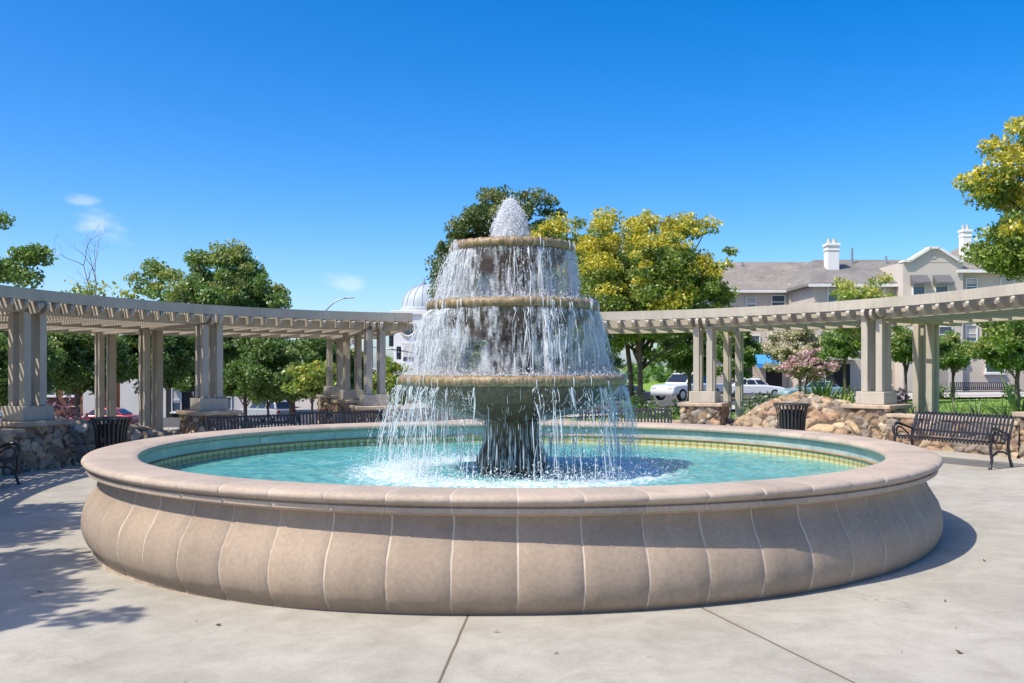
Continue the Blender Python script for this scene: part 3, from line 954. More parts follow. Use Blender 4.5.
def stonify(P, N, cell, depth, seed, squash=0.7, facet=0.25):
    """push a dense grid of points out into rounded stones; returns moved points, edge factor and colours"""
    rng = np.random.default_rng(seed)
    lo, hi = P.min(0) - cell, P.max(0) + cell
    S = np.array([1, 1, 1 / squash]); P0 = P
    P = P + 0.28 * cell * np.stack([np.sin(P[:, 1] * 9 + P[:, 2] * 14), np.sin(P[:, 0] * 11 + P[:, 2] * 8), np.sin(P[:, 0] * 13 + P[:, 1] * 7)], 1)
    n = np.maximum(1, np.ceil((hi - lo) * S / cell)).astype(int)
    g = np.stack(np.meshgrid(*[np.arange(k) for k in n], indexing='ij'), -1).reshape(-1, 3)
    seeds = lo + (g + rng.uniform(0.05, 0.95, g.shape)) * cell / S
    # keep seeds near the surface only
    keep = []
    for i in range(0, len(seeds), 256):
        d = np.linalg.norm((seeds[i:i + 256, None] - P[None, ::7]) * S, axis=2).min(1)
        keep.append(d < cell * 0.75)
    seeds = seeds[np.concatenate(keep)]
    d1 = np.empty(len(P)); d2 = np.empty(len(P)); who = np.empty(len(P), int)
    for i in range(0, len(P), 2048):
        d = np.linalg.norm((P[i:i + 2048, None] - seeds[None]) * S, axis=2)
        o = np.argpartition(d, 1, axis=1)[:, :2]
        da = np.take_along_axis(d, o, 1)
        sw = da[:, 0] > da[:, 1]
        o[sw] = o[sw][:, ::-1]; da[sw] = da[sw][:, ::-1]
        d1[i:i + 2048], d2[i:i + 2048], who[i:i + 2048] = da[:, 0], da[:, 1], o[:, 0]
    e = np.clip((d2 - d1) / (cell * 0.45), 0, 1)
    tiltv = rng.normal(0, 1, (len(seeds), 3)) * facet
    bulge = np.clip(e * 1.9, 0, 1) ** 0.7 * depth * rng.uniform(0.5, 1.4, len(seeds))[who] + np.clip(((P - seeds[who]) * tiltv[who]).sum(1), -0.6 * depth, 0.8 * depth) * np.clip(e * 2, 0, 1)
    cols = STONE_COLS[rng.integers(0, len(STONE_COLS), len(seeds))] * rng.uniform(0.75, 1.2, (len(seeds), 1))
    bulge = bulge + rng.normal(0, depth * 0.10, len(P))
    return P0 + N * bulge[:, None], e, np.concatenate([cols[who], np.ones((len(P), 1))], 1)


def grid_surface(name, Pg, Ng, cell, depth, seed, parent=None, mat=None, facet=0.2):
    nu, nv = Pg.shape[:2]
    P, e, c = stonify(Pg.reshape(-1, 3), Ng.reshape(-1, 3), cell, depth, seed, 0.7, facet)
    idx = np.arange(nu * nv).reshape(nu, nv)
    q = np.stack([idx[:-1, :-1], idx[1:, :-1], idx[1:, 1:], idx[:-1, 1:]], -1).reshape(-1, 4)
    return np_mesh(name, P, q, mat or M['stone'], parent, {'edge': ('POINT', 'FLOAT', e), 'stonecol': ('POINT', 'FLOAT_COLOR', c)}, smooth=True)


def pier(x, y, rz, z0, z1, w, label, seed, group='stone piers under the pergola posts'):
    r = empty('stone_pier', (x, y, z0), rz, label, 'stone pier', group)
    h = z1 - z0 - 0.085
    hw = w / 2
    n = 26
    peri = []
    c = 0.05
    for k, (ax, ay, bx, by, nx, ny) in enumerate(((-hw, -hw, hw, -hw, 0, -1), (hw, -hw, hw, hw, 1, 0), (hw, hw, -hw, hw, 0, 1), (-hw, hw, -hw, -hw, -1, 0))):
        for i in range(n):
            t = i / n
            peri.append((ax + (bx - ax) * t, ay + (by - ay) * t, nx, ny))
    peri.append(peri[0])
    zz = np.linspace(-0.3, h, 34)
    pp = np.array(peri)
    # corner normals averaged for rounded arrises
    Pg = np.zeros((len(peri), len(zz), 3)); Ng = np.zeros_like(Pg)
    Pg[:, :, 0] = pp[:, 0, None]; Pg[:, :, 1] = pp[:, 1, None]; Pg[:, :, 2] = zz[None]
    Ng[:, :, 0] = pp[:, 2, None]; Ng[:, :, 1] = pp[:, 3, None]
    for i in range(0, 4 * n + 1, n):
        a, b_ = pp[(i - 1) % (4 * n), 2:], pp[i % (4 * n), 2:]
        Ng[i, :, :2] = ((a + b_) / 2)[None]
    grid_surface('stone_block', Pg, Ng, 0.26, 0.035, seed, r)
    b = MB()
    m = 10
    # slightly irregular cap slab
    for i in range(1):
        b.box((0, 0, h + 0.042), (w + 0.14, w + 0.14, 0.085))
    o = b.build('cap', M['cap'], r, bevel=0.02, seg=3)
    return r


# ------------------------------------------------------------------ pergolas
PC = np.array([0.0, 14.0]); PJ = np.array([0.0, 12.5])


class Arc:
    def __init__(self, side, R):
        self.s, self.R = side, R

    def F(self, deg):
        a = math.radians(deg)
        return PC + self.R * np.array([self.s * math.sin(a), math.cos(a)])

    def D(self, deg):
        d = self.F(deg) - PJ
        return d / np.linalg.norm(d)

    def P(self, deg, off):
        return self.F(deg) + off * self.D(deg)


def pergola(side, R, deg0, deg1, cols, rows, L, zt_of_y, label, slat_gap):
    A = Arc(side, R)
    root = empty('pergola', (*A.F((deg0 + deg1) / 2), 0.0), 0, label, 'pergola')
    ox, oy = A.F((deg0 + deg1) / 2)

    def zt(p):          # level of the top band, it drops a little towards the back as in the photo
        return zt_of_y(min(p[1], 25))

    def band(off, z_lo, z_hi, w, n=90, d0=deg0, d1=deg1, mb=None, drop_ref=None):
        mb = mb or MB()
        vs, fs = [], []
        for i in range(n + 1):
            dg = d0 + (d1 - d0) * i / n
            p0 = A.P(dg, off - w / 2); p1 = A.P(dg, off + w / 2)
            t = zt(A.F(dg))
            vs += [(p0[0] - ox, p0[1] - oy, t + z_lo), (p1[0] - ox, p1[1] - oy, t + z_lo), (p1[0] - ox, p1[1] - oy, t + z_hi), (p0[0] - ox, p0[1] - oy, t + z_hi)]
        for i in range(n):
            a = i * 4
            for k in range(4):
                k2 = (k + 1) % 4
                fs.append((a + k, a + k2, a + 4 + k2, a + 4 + k))
        fs.append((0, 1, 2, 3)); fs.append((n * 4 + 3, n * 4 + 2, n * 4 + 1, n * 4))
        mb.add(vs, fs)
        return mb
    # curved top band seen from the plaza
    band(-0.38, -0.20, 0.0, 0.09).build('fascia', M['paint'], root, smooth=True, auto=30)
    # curved bearers over every row of posts
    for o in [0.0] + rows:
        mb = MB()
        for s in (-0.10, 0.10):
            band(o + s, -0.40, -0.22, 0.06, mb=mb)
        mb.build('beam', M['paint'], root, smooth=True, auto=30)
    # slats
    mb = MB()
    off = -0.28
    while off < L + 0.15:   # slats on top of the joists
        band(off, -0.168, -0.125, 0.048, n=44, mb=mb)
        off += slat_gap
    mb.build('slats', M['paint'], root)
    # joists with rounded tails
    arc_len = math.radians(deg1 - deg0) * R
    nj = int(arc_len / 0.35)
    for i in range(nj + 1):
        dg = deg0 + 0.4 + (deg1 - deg0 - 0.8) * i / nj
        d = A.D(dg); p = A.F(dg); t = zt(p)
        nrm = np.array([-d[1], d[0]])
        prof = [(-0.33, -0.172), (-0.33, -0.20), (-0.42, -0.215), (-0.45, -0.25), (-0.44, -0.29), (-0.405, -0.325), (-0.35, -0.345), (-0.30, -0.375),
                (L + 0.25, -0.375), (L + 0.30, -0.345), (L + 0.35, -0.172)]
        poly = [Vector((p[0] + d[0] * s - nrm[0] * 0.034 - ox, p[1] + d[1] * s - nrm[1] * 0.034 - oy, t + z)) for s, z in prof]
        mb = MB(); mb.prism(poly, (nrm[0] * 0.068, nrm[1] * 0.068, 0))
        mb.build('joist', M['paint'], root)
    # columns
    for (dg, row, kind, zbase) in cols:
        p = A.P(dg, row); d = A.D(dg); t = zt(A.F(dg))
        ang = math.atan2(d[1], d[0]) - PI / 2
        x, y = p[0] - ox, p[1] - oy
        g0 = gz(p[0], p[1])
        zb = zbase if zbase is not None else g0 - 0.2
        if kind == 'plinth':
            mb = MB(); mb.box((x, y, zb + 0.13), (0.61, 0.61, 0.26), ang)
            mb.build('plinth', M['paint'], root, bevel=0.012)
            zb += 0.262
        R2 = Matrix.Rotation(ang, 3, 'Z')
        for sx in (-1, 1):
            for sy in (-1, 1):
                q = R2 @ Vector((sx * 0.155, sy * 0.155, 0))
                mb = MB(); mb.box((x + q.x, y + q.y, (zb + t - 0.395) / 2), (0.138, 0.138, t - 0.395 - zb), ang)
                mb.build('post', M['paint'], root, bevel=0.008)
        # radial clasp beams at the columns
        if row == 0.0:
            nrm = np.array([-d[1], d[0]])
            for s in (-0.085, 0.085):
                mb = MB()
                prof = [(-0.40, -0.20), (-0.46, -0.26), (-0.46, -0.34), (-0.40, -0.40), (-0.30, -0.425), (L + 0.2, -0.425), (L + 0.2, -0.20)]
                pf = A.F(dg)
                poly = [Vector((pf[0] + d[0] * q_ + nrm[0] * (s - 0.03) - ox, pf[1] + d[1] * q_ + nrm[1] * (s - 0.03) - oy, t + z)) for q_, z in prof]
                mb.prism(poly, (nrm[0] * 0.06, nrm[1] * 0.06, 0))
                mb.build('cross_beam', M['paint'], root)
    return A


def zl(y): return float(np.interp(y, [12, 16.85, 22.5, 25], [3.06, 3.0, 2.90, 2.87]))
def zr(y): return float(np.interp(y, [12, 17, 23.3, 25], [3.16, 3.09, 2.95, 2.92]))


ZP_L, ZP_R = 0.70, 0.86
AL = pergola(-1, 9.2, 15.3, 128, [(20.7, 0.0, 'plinth', 0.72), (20.7, 3.6, 'plinth', 0.74), (20.7, 7.3, 'plinth', 0.76),
                                  (45.0, 0.0, 'plinth', ZP_L), (45.0, 3.7, 'post', None), (45.0, 7.4, 'post', None),
                                  (70.4, 0.0, 'plinth', ZP_L - 0.02), (71.5, 3.7, 'post', None), (98, 0.0, 'plinth', ZP_L - 0.02), (98, 3.7, 'post', None)],
             [3.65, 7.35], 8.1, zl, 'taupe curved pergola with deep slatted roof left of the fountain', 0.118)
AR = pergola(1, 9.6, 11.5, 100, [(28.2, 0.0, 'plinth', 0.80), (28.2, 3.3, 'post', None), (52.2, 0.0, 'plinth', ZP_R), (51.0, 3.1, 'post', None),
                                 (76.5, 0.0, 'plinth', ZP_R), (76.5, 3.2, 'post', None), (98, 0.0, 'plinth', ZP_R)],
             [3.25], 4.1, zr, 'sunlit taupe curved pergola right of the fountain', 1.2)


def rowpier(A, dg, row, z1, w, label, seed):
    p = A.P(dg, row); d = A.D(dg)
    pier(p[0], p[1], math.atan2(d[1], d[0]) - PI / 2, gz(p[0], p[1]), z1, w, label, seed)


rowpier(AL, 70.4, 0, ZP_L - 0.02, 0.98, 'rubble stone pier in striped shade beside the left bench', 1)
rowpier(AL, 45.0, 0, ZP_L, 0.92, 'rubble stone pier next to the sloping wall in slat shade', 2)
rowpier(AL, 20.7, 0, 0.72, 0.9, 'front stone pier of three at the far end of the left pergola', 3)
rowpier(AL, 20.7, 3.6, 0.74, 0.9, 'middle stone pier of three at the far end of the left pergola', 4)
rowpier(AL, 20.7, 7.3, 0.76, 0.9, 'rear stone pier of three at the far end of the left pergola', 5)
rowpier(AR, 28.2, 0, 0.80, 0.90, 'sunlit stone pier between the pickup truck and the rock mound', 6)
rowpier(AR, 52.2, 0, ZP_R, 0.92, 'sunlit stone pier at the end of the right-hand iron bench', 7)
rowpier(AR, 76.5, 0, ZP_R, 0.92, 'sunlit stone pier beyond the right end of the low stone wall', 8)


def mound(A, d0, d1, Hf, off0, depth, label, seed, name='rock_mound', cell=0.31, rough=0.075, facet=0.4):
    """boulder-faced planter bank along the arc; Hf(t)=top level"""
    n = int(math.radians(d1 - d0) * A.R / 0.035)
    prof = [(0.0, -0.25), (0.02, 0.0), (0.06, 0.2), (0.14, 0.45), (0.24, 0.7), (0.36, 0.9), (0.5, 1.0), (0.75, 1.0), (1.0, 0.85)]
    pr = np.array(prof); L = np.concatenate([[0], np.cumsum(np.hypot(np.diff(pr[:, 0]) * depth, np.diff(pr[:, 1])))])
    m = int(L[-1] / 0.04)
    s = np.linspace(0, L[-1], m)
    o = np.interp(s, L, pr[:, 0]) * depth; hz = np.interp(s, L, pr[:, 1])
    Pg = np.zeros((n + 1, m, 3)); Ng = np.zeros_like(Pg)
    for i in range(n + 1):
        t = i / n; dg = d0 + (d1 - d0) * t
        d = A.D(dg); H = Hf(t)
        for j in range(m):
            p = A.P(dg, off0 + o[j])
            g = gz(p[0], p[1])
            Pg[i, j] = (p[0], p[1], g + (H - g) * hz[j] * (1 + 0.05 * math.sin(i * 0.13 + j * 0.2)) if hz[j] > 0 else g + hz[j])
    du = np.gradient(Pg, axis=0); dv = np.gradient(Pg, axis=1)
    Ng = np.cross(du, dv); Ng /= np.linalg.norm(Ng, axis=2, keepdims=True) + 1e-9
    if Ng[..., 2].mean() < 0: Ng = -Ng
    o_ = grid_surface(name, Pg, Ng, cell, rough, seed, facet=facet)
    return tag(o_, label, 'rock wall')


mound(AR, 29.5, 50.5, lambda t: float(np.interp(t, [0, 0.12, 0.3, 0.45, 0.62, 0.8, 0.93, 1.0], [0.12, 0.32, 0.66, 0.86, 0.93, 0.82, 0.66, 0.58])), -0.45, 1.4,
      'sunlit sloping bank of tan boulders behind the litter bin', 31)
mound(AL, 46.5, 69.5, lambda t: float(np.interp(t, [0, 0.15, 0.35, 0.6, 0.85, 1.0], [0.12, 0.24, 0.42, 0.58, 0.62, 0.62])), -0.45, 0.7,
      'sloping rubble wall in striped shade left of the basin', 32, 'stone_wall', 0.24, 0.04, 0.2)


def lowwall(A, d0, d1, off, H, th, label, seed):
    r = empty('stone_wall', (0, 0, 0), 0, label, 'stone wall')
    n = int(math.radians(d1 - d0) * A.R / 0.03)
    m = 26
    for face in (0, 1):
        Pg = np.zeros((n + 1, m, 3)); Ng = np.zeros_like(Pg)
        for i in range(n + 1):
            dg = d0 + (d1 - d0) * i / n
            d = A.D(dg)
            p = A.P(dg, off + (th if face else 0)); g = gz(p[0], p[1])
            for j in range(m):
                Pg[i, j] = (p[0], p[1], g - 0.2 + (H - g + 0.2) * j / (m - 1))
            Ng[i, :, 0] = d[0] * (1 if face else -1); Ng[i, :, 1] = d[1] * (1 if face else -1)
        grid_surface('wall_face', Pg, Ng, 0.27, 0.035, seed + face, r)
    mb = MB(); vs, fs = [], []
    for i in range(n + 1):
        dg = d0 + (d1 - d0) * i / n
        for o_, z in ((off - 0.05, H - 0.01), (off + th + 0.05, H - 0.01), (off + th + 0.05, H + 0.06), (off - 0.05, H + 0.06)):
            p = A.P(dg, o_); vs.append((p[0], p[1], z + 0.006 * math.sin(i * 0.9 + o_ * 7)))
    for i in range(n):
        a = i * 4
        for k in range(4):
            fs.append((a + k, a + (k + 1) % 4, a + 4 + (k + 1) % 4, a + 4 + k))
    fs.append((0, 1, 2, 3)); fs.append((n * 4 + 3, n * 4 + 2, n * 4 + 1, n * 4))
    mb.add(vs, fs); mb.build('cap', M['cap'], r, bevel=0.015)
    return r


lowwall(AR, 55.5, 74, -0.55, 0.64, 0.36, 'low tan rubble wall behind the right-hand iron bench', 41)
lowwall(AL, 74, 100, -0.55, 0.52, 0.36, 'low rubble wall behind the left bench', 43)
lowwall(AR, 14.0, 25.8, -0.2, 0.30, 0.30, 'low kerb-like stone wall behind the bench by the gold tree', 45)


# ------------------------------------------------------------------ benches
def make_bench():
    r = empty('park_bench', (0, 0, 0))
    W = 1.78
    # side profile (y forward is -y): seat front at y=-0.02, back at y=0.46
    seatp = [(-0.035, 0.385), (-0.05, 0.415), (-0.03, 0.44), (0.05, 0.438), (0.22, 0.415), (0.36, 0.405), (0.40, 0.415)]
    backp = [(0.405, 0.43), (0.43, 0.50), (0.47, 0.64), (0.515, 0.78), (0.535, 0.82), (0.565, 0.825), (0.585, 0.80)]

    def straps(prof, name):
        mb = MB()
        n = 27
        for i in range(n):
            x = -W / 2 + 0.05 + (W - 0.10) * i / (n - 1)
            for k in range(len(prof) - 1):
                (y0, z0), (y1, z1) = prof[k], prof[k + 1]
                mb.bar((x, y0, z0), (x, y1, z1), 0.037, 0.009, up=(0, -(z1 - z0), (y1 - y0)))
        return mb
    mb = straps(seatp, 'seat')
    for y, z in ((0.03, 0.425), (0.36, 0.392)):
        mb.bar((-W / 2, y, z), (W / 2, y, z), 0.03, 0.022)
    mb.build('seat', M['black'], r)
    mb = straps(backp, 'backrest')
    for y, z in ((0.445, 0.515), (0.555, 0.80)):
        mb.bar((-W / 2, y, z), (W / 2, y, z), 0.025, 0.03)
    mb.build('backrest', M['black'], r)
    for s in (-1, 1):
        x = s * W / 2
        mb = MB()
        mb.tube([(x, 0.0, 0.43), (x, -0.015, 0.30), (x, 0.02, 0.15), (x, -0.015, 0.03), (x, -0.05, 0.0)], [0.024, 0.024, 0.022, 0.022, 0.026], 8)
        mb.build('leg', M['black'], r, smooth=True, auto=50)
        mb = MB()
        mb.tube([(x, 0.565, 0.81), (x, 0.45, 0.50), (x, 0.42, 0.36), (x, 0.46, 0.16), (x, 0.53, 0.0)], [0.018, 0.024, 0.024, 0.022, 0.026], 8)
        mb.tube([(x, 0.02, 0.20), (x, 0.14, 0.27), (x, 0.28, 0.27), (x, 0.44, 0.22)], 0.016, 8)
        mb.build('leg', M['black'], r, smooth=True, auto=50)
        mb = MB()
        mb.tube([(x, 0.0, 0.42), (x, -0.045, 0.52), (x, -0.03, 0.60), (x, 0.04, 0.64), (x, 0.14, 0.625), (x, 0.30, 0.575), (x, 0.44, 0.53)],
                [0.02, 0.022, 0.024, 0.026, 0.024, 0.02, 0.018], 8)
        mb.tube([(x, 0.05, 0.43), (x, 0.03, 0.52), (x, 0.08, 0.575), (x, 0.18, 0.555), (x, 0.30, 0.47), (x, 0.36, 0.42)], 0.014, 8)
        mb.build('armrest', M['black'], r, smooth=True, auto=50)
    return r


bench0 = make_bench()
SPOTS = [  # centre of the front feet line, bearing of the bench's facing direction
    ((6.98, 15.55), (-0.875, -0.485), 'black iron strap bench in full sun before the low wall right of the basin'),
    ((-7.62, 13.70), (0.997, -0.07), 'black iron strap bench in slat shade beside the left stone pier'),
    ((2.15, 18.35), (-0.16, -0.987), 'black iron strap bench behind the basin near the golden tree trunk'),
    ((-4.62, 17.75), (0.55, -0.83), 'black iron strap bench behind the basin in front of the silver car'),
    ((-3.30, 18.75), (0.36, -0.93), 'black iron strap bench behind the basin beside the small lime tree'),
]
for i, ((x, y), (dx, dy), lb) in enumerate(SPOTS):
    o = bench0 if i == 0 else copy_tree(bench0)
    o.location = (x, y, gz(x, y)); o.rotation_euler = (0, 0, math.atan2(dy, dx) + PI / 2)
    tag(o, lb, 'bench', 'iron benches round the plaza')


# ------------------------------------------------------------------ litter bins
def make_bin():
    r = empty('litter_bin', (0, 0, 0))
    mb = MB(); n = 24
    for i in range(n):
        a = 2 * PI * i / n
        pts = [(0.255, 0.05), (0.26, 0.35), (0.275, 0.62), (0.305, 0.78), (0.345, 0.86)]
        for k in range(len(pts) - 1):
            (r0, z0), (r1, z1) = pts[k], pts[k + 1]
            A = Vector((r0 * math.cos(a), r0 * math.sin(a), z0)); B = Vector((r1 * math.cos(a), r1 * math.sin(a), z1))
            mb.bar(A, B, 0.036, 0.008, up=(math.cos(a), math.sin(a), 0))
    mb.build('slats', M['blackcan'], r)
    for rr_, z, t in ((0.345, 0.86, 0.018), (0.262, 0.28, 0.012), (0.26, 0.05, 0.014)):
        mb = MB(); mb.tube([(rr_ * math.cos(a), rr_ * math.sin(a), z) for a in np.linspace(0, 2 * PI, 33)], t, 8, cap=False)
        mb.build('ring', M['blackcan'], r, smooth=True)
    mb = MB(); mb.lathe([(0.01, 0.06), (0.225, 0.06), (0.235, 0.75), (0.225, 0.75), (0.215, 0.10), (0.01, 0.10)], 32); mb.build('liner', M['darkhole'], r, smooth=True, auto=40)
    mb = MB(); mb.lathe([(0.19, 0.855), (0.205, 0.875), (0.30, 0.873), (0.335, 0.855)], 32); mb.build('lid', M['blackcan'], r, smooth=True)
    mb = MB()
    for a in (0.5, 2.6, 4.7):
        mb.box((0.2 * math.cos(a), 0.2 * math.sin(a), 0.015), (0.07, 0.07, 0.11))
    mb.build('foot', M['blackcan'], r)
    return r


bin0 = make_bin()
for i, (x, y, lb) in enumerate([(wx(791.5, 19.1), 19.1, 'black slatted litter bin in sun before the boulder bank'),
                                (wx(111, 17.3), 17.3, 'black slatted litter bin in shade left of the basin')]):
    o = bin0 if i == 0 else copy_tree(bin0)
    o.location = (x, y, gz(x, y)); o.rotation_euler = (0, 0, 0.3 * i)
    tag(o, lb, 'litter bin', 'litter bins')


# ------------------------------------------------------------------ ground, plaza, roads
def sheet(name, xs, ys, zoff, mat, mask=None, label=None, cat=None, zf=ground_z):
    X, Y = np.meshgrid(xs, ys, indexing='ij')
    Z = zf(X, Y) + zoff
    idx = np.arange(X.size).reshape(X.shape)
    q = np.stack([idx[:-1, :-1], idx[1:, :-1], idx[1:, 1:], idx[:-1, 1:]], -1).reshape(-1, 4)
    o = np_mesh(name, np.stack([X, Y, Z], -1).reshape(-1, 3), q, mat, smooth=True)
    return tag(o, label, cat, kind='structure')


def far_z(X, Y):
    return ground_z(X, Y) - 0.02


xs = np.concatenate([[-1500, -700, -300, -150], np.arange(-80, 81, 2.0), [150, 300, 700, 1500]])
ys = np.concatenate([[-300, -100, -40], np.arange(-20, 121, 2.0), [160, 250, 500, 1000, 2500]])
sheet('ground', xs, ys, 0, M['terrain'], label='green lawn and bare earth around the plaza', cat='ground', zf=far_z)

# plaza slab: fan with an outline that reaches under the left pergola but stops at the right wall
na = 180; V = []; Q = []
rings = [0, 3.5, 4.6, 6, 8, 10, 12, 15, 18, 22]
for k in range(na):
    a = 2 * PI * k / na
    dx, dy = math.sin(a), math.cos(a)
    deg = math.degrees(math.atan2(dx, dy))     # 0 = away from the camera, + right
    if -10 <= deg <= 100: R = float(np.interp(deg, [-10, 5, 20, 85, 100], [16.5, 12.6, 12.2, 10.0, 22]))
    elif deg < -10: R = float(np.interp(-deg, [10, 18, 60, 100, 180], [16.5, 21, 22, 22, 22]))
    else: R = 22
    for rr0 in rings:
        r_ = 4.6 * rr0 / 4.6 if rr0 <= 4.6 else 4.6 + (R - 4.6) * (rr0 - 4.6) / 17.4
        x, y = FC[0] + dx * r_, FC[1] + dy * r_
        V.append((x, y, gz(x, y) + 0.004))
m = len(rings)
for k in range(na):
    k2 = (k + 1) % na
    for i in range(m - 1):
        Q.append((k * m + i, k2 * m + i, k2 * m + i + 1, k * m + i + 1))
b = MB(); b.add(V, Q); pl = b.build('plaza', M['concrete'], smooth=True, normals=False)
tag(pl, 'pale weathered concrete plaza with radiating joints round the fountain', 'plaza', kind='structure')
# street and pavement
sheet('road', np.arange(-80, 81, 2.0), np.arange(60, 87, 2.0), 0.012, M['asphalt'], label='asphalt street behind the trees', cat='road')
sheet('pavement', np.arange(-80, 81, 2.0), np.array([54.0, 56, 58, 60.0]), 0.10, M['path'], label='pale pavement along the street', cat='pavement')
sheet('path', np.arange(20, 60, 2.0), np.array([61.5, 63.5, 65.5]), 0.03, M['path'], label='pale walk in front of the apartment building', cat='path')

# lawn blades on the right
rng = np.random.default_rng(77)
n = 26000
gx = rng.uniform(7, 40, n); gy = 20 + rng.uniform(0, 1, n) ** 1.3 * 34
keep = np.hypot(gx - FC[0], gy - FC[1]) > 12.6
gx, gy = gx[keep], gy[keep]; n = len(gx)
zz = ground_z(gx, gy) - 0.02
a = rng.uniform(0, 2 * PI, n); hgt = rng.uniform(0.04, 0.09, n); w = 0.03
dirx, diry = np.cos(a), np.sin(a); ln = rng.normal(0, 0.03, (n, 2))
Vb = np.zeros((n, 3, 3))
Vb[:, 0] = np.stack([gx - dirx * w, gy - diry * w, zz], 1); Vb[:, 1] = np.stack([gx + dirx * w, gy + diry * w, zz], 1)
Vb[:, 2] = np.stack([gx + ln[:, 0], gy + ln[:, 1], zz + hgt], 1)
gr = np_mesh('grass', Vb.reshape(-1, 3), np.arange(n * 3).reshape(n, 3), M['grassblade'])
tag(gr, 'mown green grass of the lawn behind the right wall', 'grass', kind='stuff')


# ------------------------------------------------------------------ trees and plants
def leaf_quads(C, size, rng, droop=0.0, elong=1.6):
    m = len(C)
    n = rng.normal(0, 1, (m, 3)); n[:, 2] = np.abs(n[:, 2]) * 0.9 + 0.15
    n /= np.linalg.norm(n, axis=1, keepdims=True)
    t = rng.normal(0, 1, (m, 3)); t -= n * (t * n).sum(1, keepdims=True); t /= np.linalg.norm(t, axis=1, keepdims=True)
    t[:, 2] -= droop
    b = np.cross(n, t)
    s = size * rng.uniform(0.6, 1.4, m)[:, None]
    l = t * s * elong * 0.5; w = b * s * 0.5
    bend = n * s * 0.12
    return np.stack([C - l, C + w * 0.9 - bend, C + l, C - w * 0.9 - bend], 1)


def tree(name, label, cat, x, y, z0, cz, rx, ry, rz, mat, clumps=150, per=70, leaf=0.16, seed=1, trunk=0.16, bark='bark', group=None, tint=0.0, tint_top=True,
         sparse=0.0, clump_r=0.55, lean=(0, 0), elong=1.6, nl=14, stems=1, shell=0.45, flat=0.75, extra=None, lobe=0.8):
    rng = np.random.default_rng(seed)
    r = empty(name, (x, y, z0), 0, label, cat, group)
    c0 = np.array([lean[0], lean[1], cz - z0])
    d = rng.normal(0, 1, (clumps, 3)); d /= np.linalg.norm(d, axis=1, keepdims=True)
    ph = rng.uniform(0, 6.28, 8)
    lob = 1 + lobe * (0.16 * np.sin(3 * np.arctan2(d[:, 1], d[:, 0]) + ph[0]) + 0.14 * np.sin(4 * d[:, 2] * 2 + ph[1]) + 0.12 * np.sin(5 * np.arctan2(d[:, 0], d[:, 2]) + ph[2]))
    rad = rng.uniform(0, 1, clumps) ** shell * lob * rng.uniform(0.86, 1.08, clumps)
    cen = d * rad[:, None] * np.array([rx, ry, rz])
    cen[:, 2] = np.where(cen[:, 2] < 0, cen[:, 2] * flat, cen[:, 2])
    cen += c0
    if extra is not None:
        cen = np.concatenate([cen, np.array(extra, float) - np.array([0, 0, z0])])
    k = len(cen)
    crr = clump_r * rng.uniform(0.55, 1.35, k)
    cnt = np.maximum(6, (per * (crr / clump_r) ** 2 * rng.uniform(0.6, 1.3, k)).astype(int))
    cnt = (cnt * 1.5).astype(int)
    who = np.repeat(np.arange(k), cnt)
    m = len(who)
    off = rng.normal(0, 1, (m, 3)); off /= np.linalg.norm(off, axis=1, keepdims=True)
    off *= (rng.uniform(0, 1, m) ** 0.5)[:, None] * crr[who][:, None] * np.array([1, 1, 0.7])
    C = cen[who] + off
    V = leaf_quads(C, leaf * 0.84, rng, 0.15, elong)
    rel = (cen - c0) / np.array([rx, ry, rz])
    if tint_top:
        pr = np.clip(0.5 + 0.9 * rel[:, 2], 0, 1) * np.clip(np.linalg.norm(rel, axis=1) * 1.2, 0, 1)
    else:
        pr = np.ones(k)
    tc = (rng.uniform(0, 1, k) < tint * pr * 2).astype(float)
    tl = np.clip(tc[who] * rng.uniform(0.3, 1.15, m) * (off[:, 2] > -0.2 * crr[who]), 0, 1)
    np_mesh('crown', V.reshape(-1, 3), np.arange(m * 4).reshape(m, 4), mat, r, {'tint': ('FACE', 'FLOAT', tl)})
    # trunk and limbs
    mb = MB()
    zb = c0[2] - rz * flat * 0.75
    zb = max(zb, (c0[2]) * 0.3)
    for s in range(stems):
        sx, sy = ((0, 0) if stems == 1 else (rng.normal(0, 0.18), rng.normal(0, 0.18)))
        top = np.array([c0[0] * 0.7 + sx * 4, c0[1] * 0.7 + sy * 4, c0[2] + rz * 0.45])
        pts = [(sx, sy, -0.3), (sx * 1.1, sy * 1.1, 0.12), (sx * 1.6 + rng.normal(0, 0.04), sy * 1.6, zb * 0.6), (sx * 2.2 + c0[0] * 0.3 + rng.normal(0, 0.08), sy * 2.2 + c0[1] * 0.3, zb),
               tuple(top * 0.55 + np.array([0, 0, zb * 0.45])), tuple(top)]
        kf = 1 / math.sqrt(stems)
        mb.tube(pts, [trunk * 1.5 * kf, trunk * 1.1 * kf, trunk * kf, trunk * 0.85 * kf, trunk * 0.5 * kf, trunk * 0.15 * kf], 9)
    sel = rng.permutation(k)[:nl]
    for i in sel:
        e = cen[i]
        t = rng.uniform(0.55, 1.2)
        s = np.array([c0[0] * 0.4, c0[1] * 0.4, zb * t])
        mid = (s + e) / 2 + rng.normal(0, 0.12, 3) + np.array([0, 0, 0.15])
        mb.tube([tuple(s), tuple(mid), tuple(e)], [trunk * 0.42, trunk * 0.25, trunk * 0.08], 6)
    mb.build('trunk', M[bark], r, smooth=True)
    return r


def T(px, Y):
    x = wx(px, Y); return x, Y, gz(x, Y)


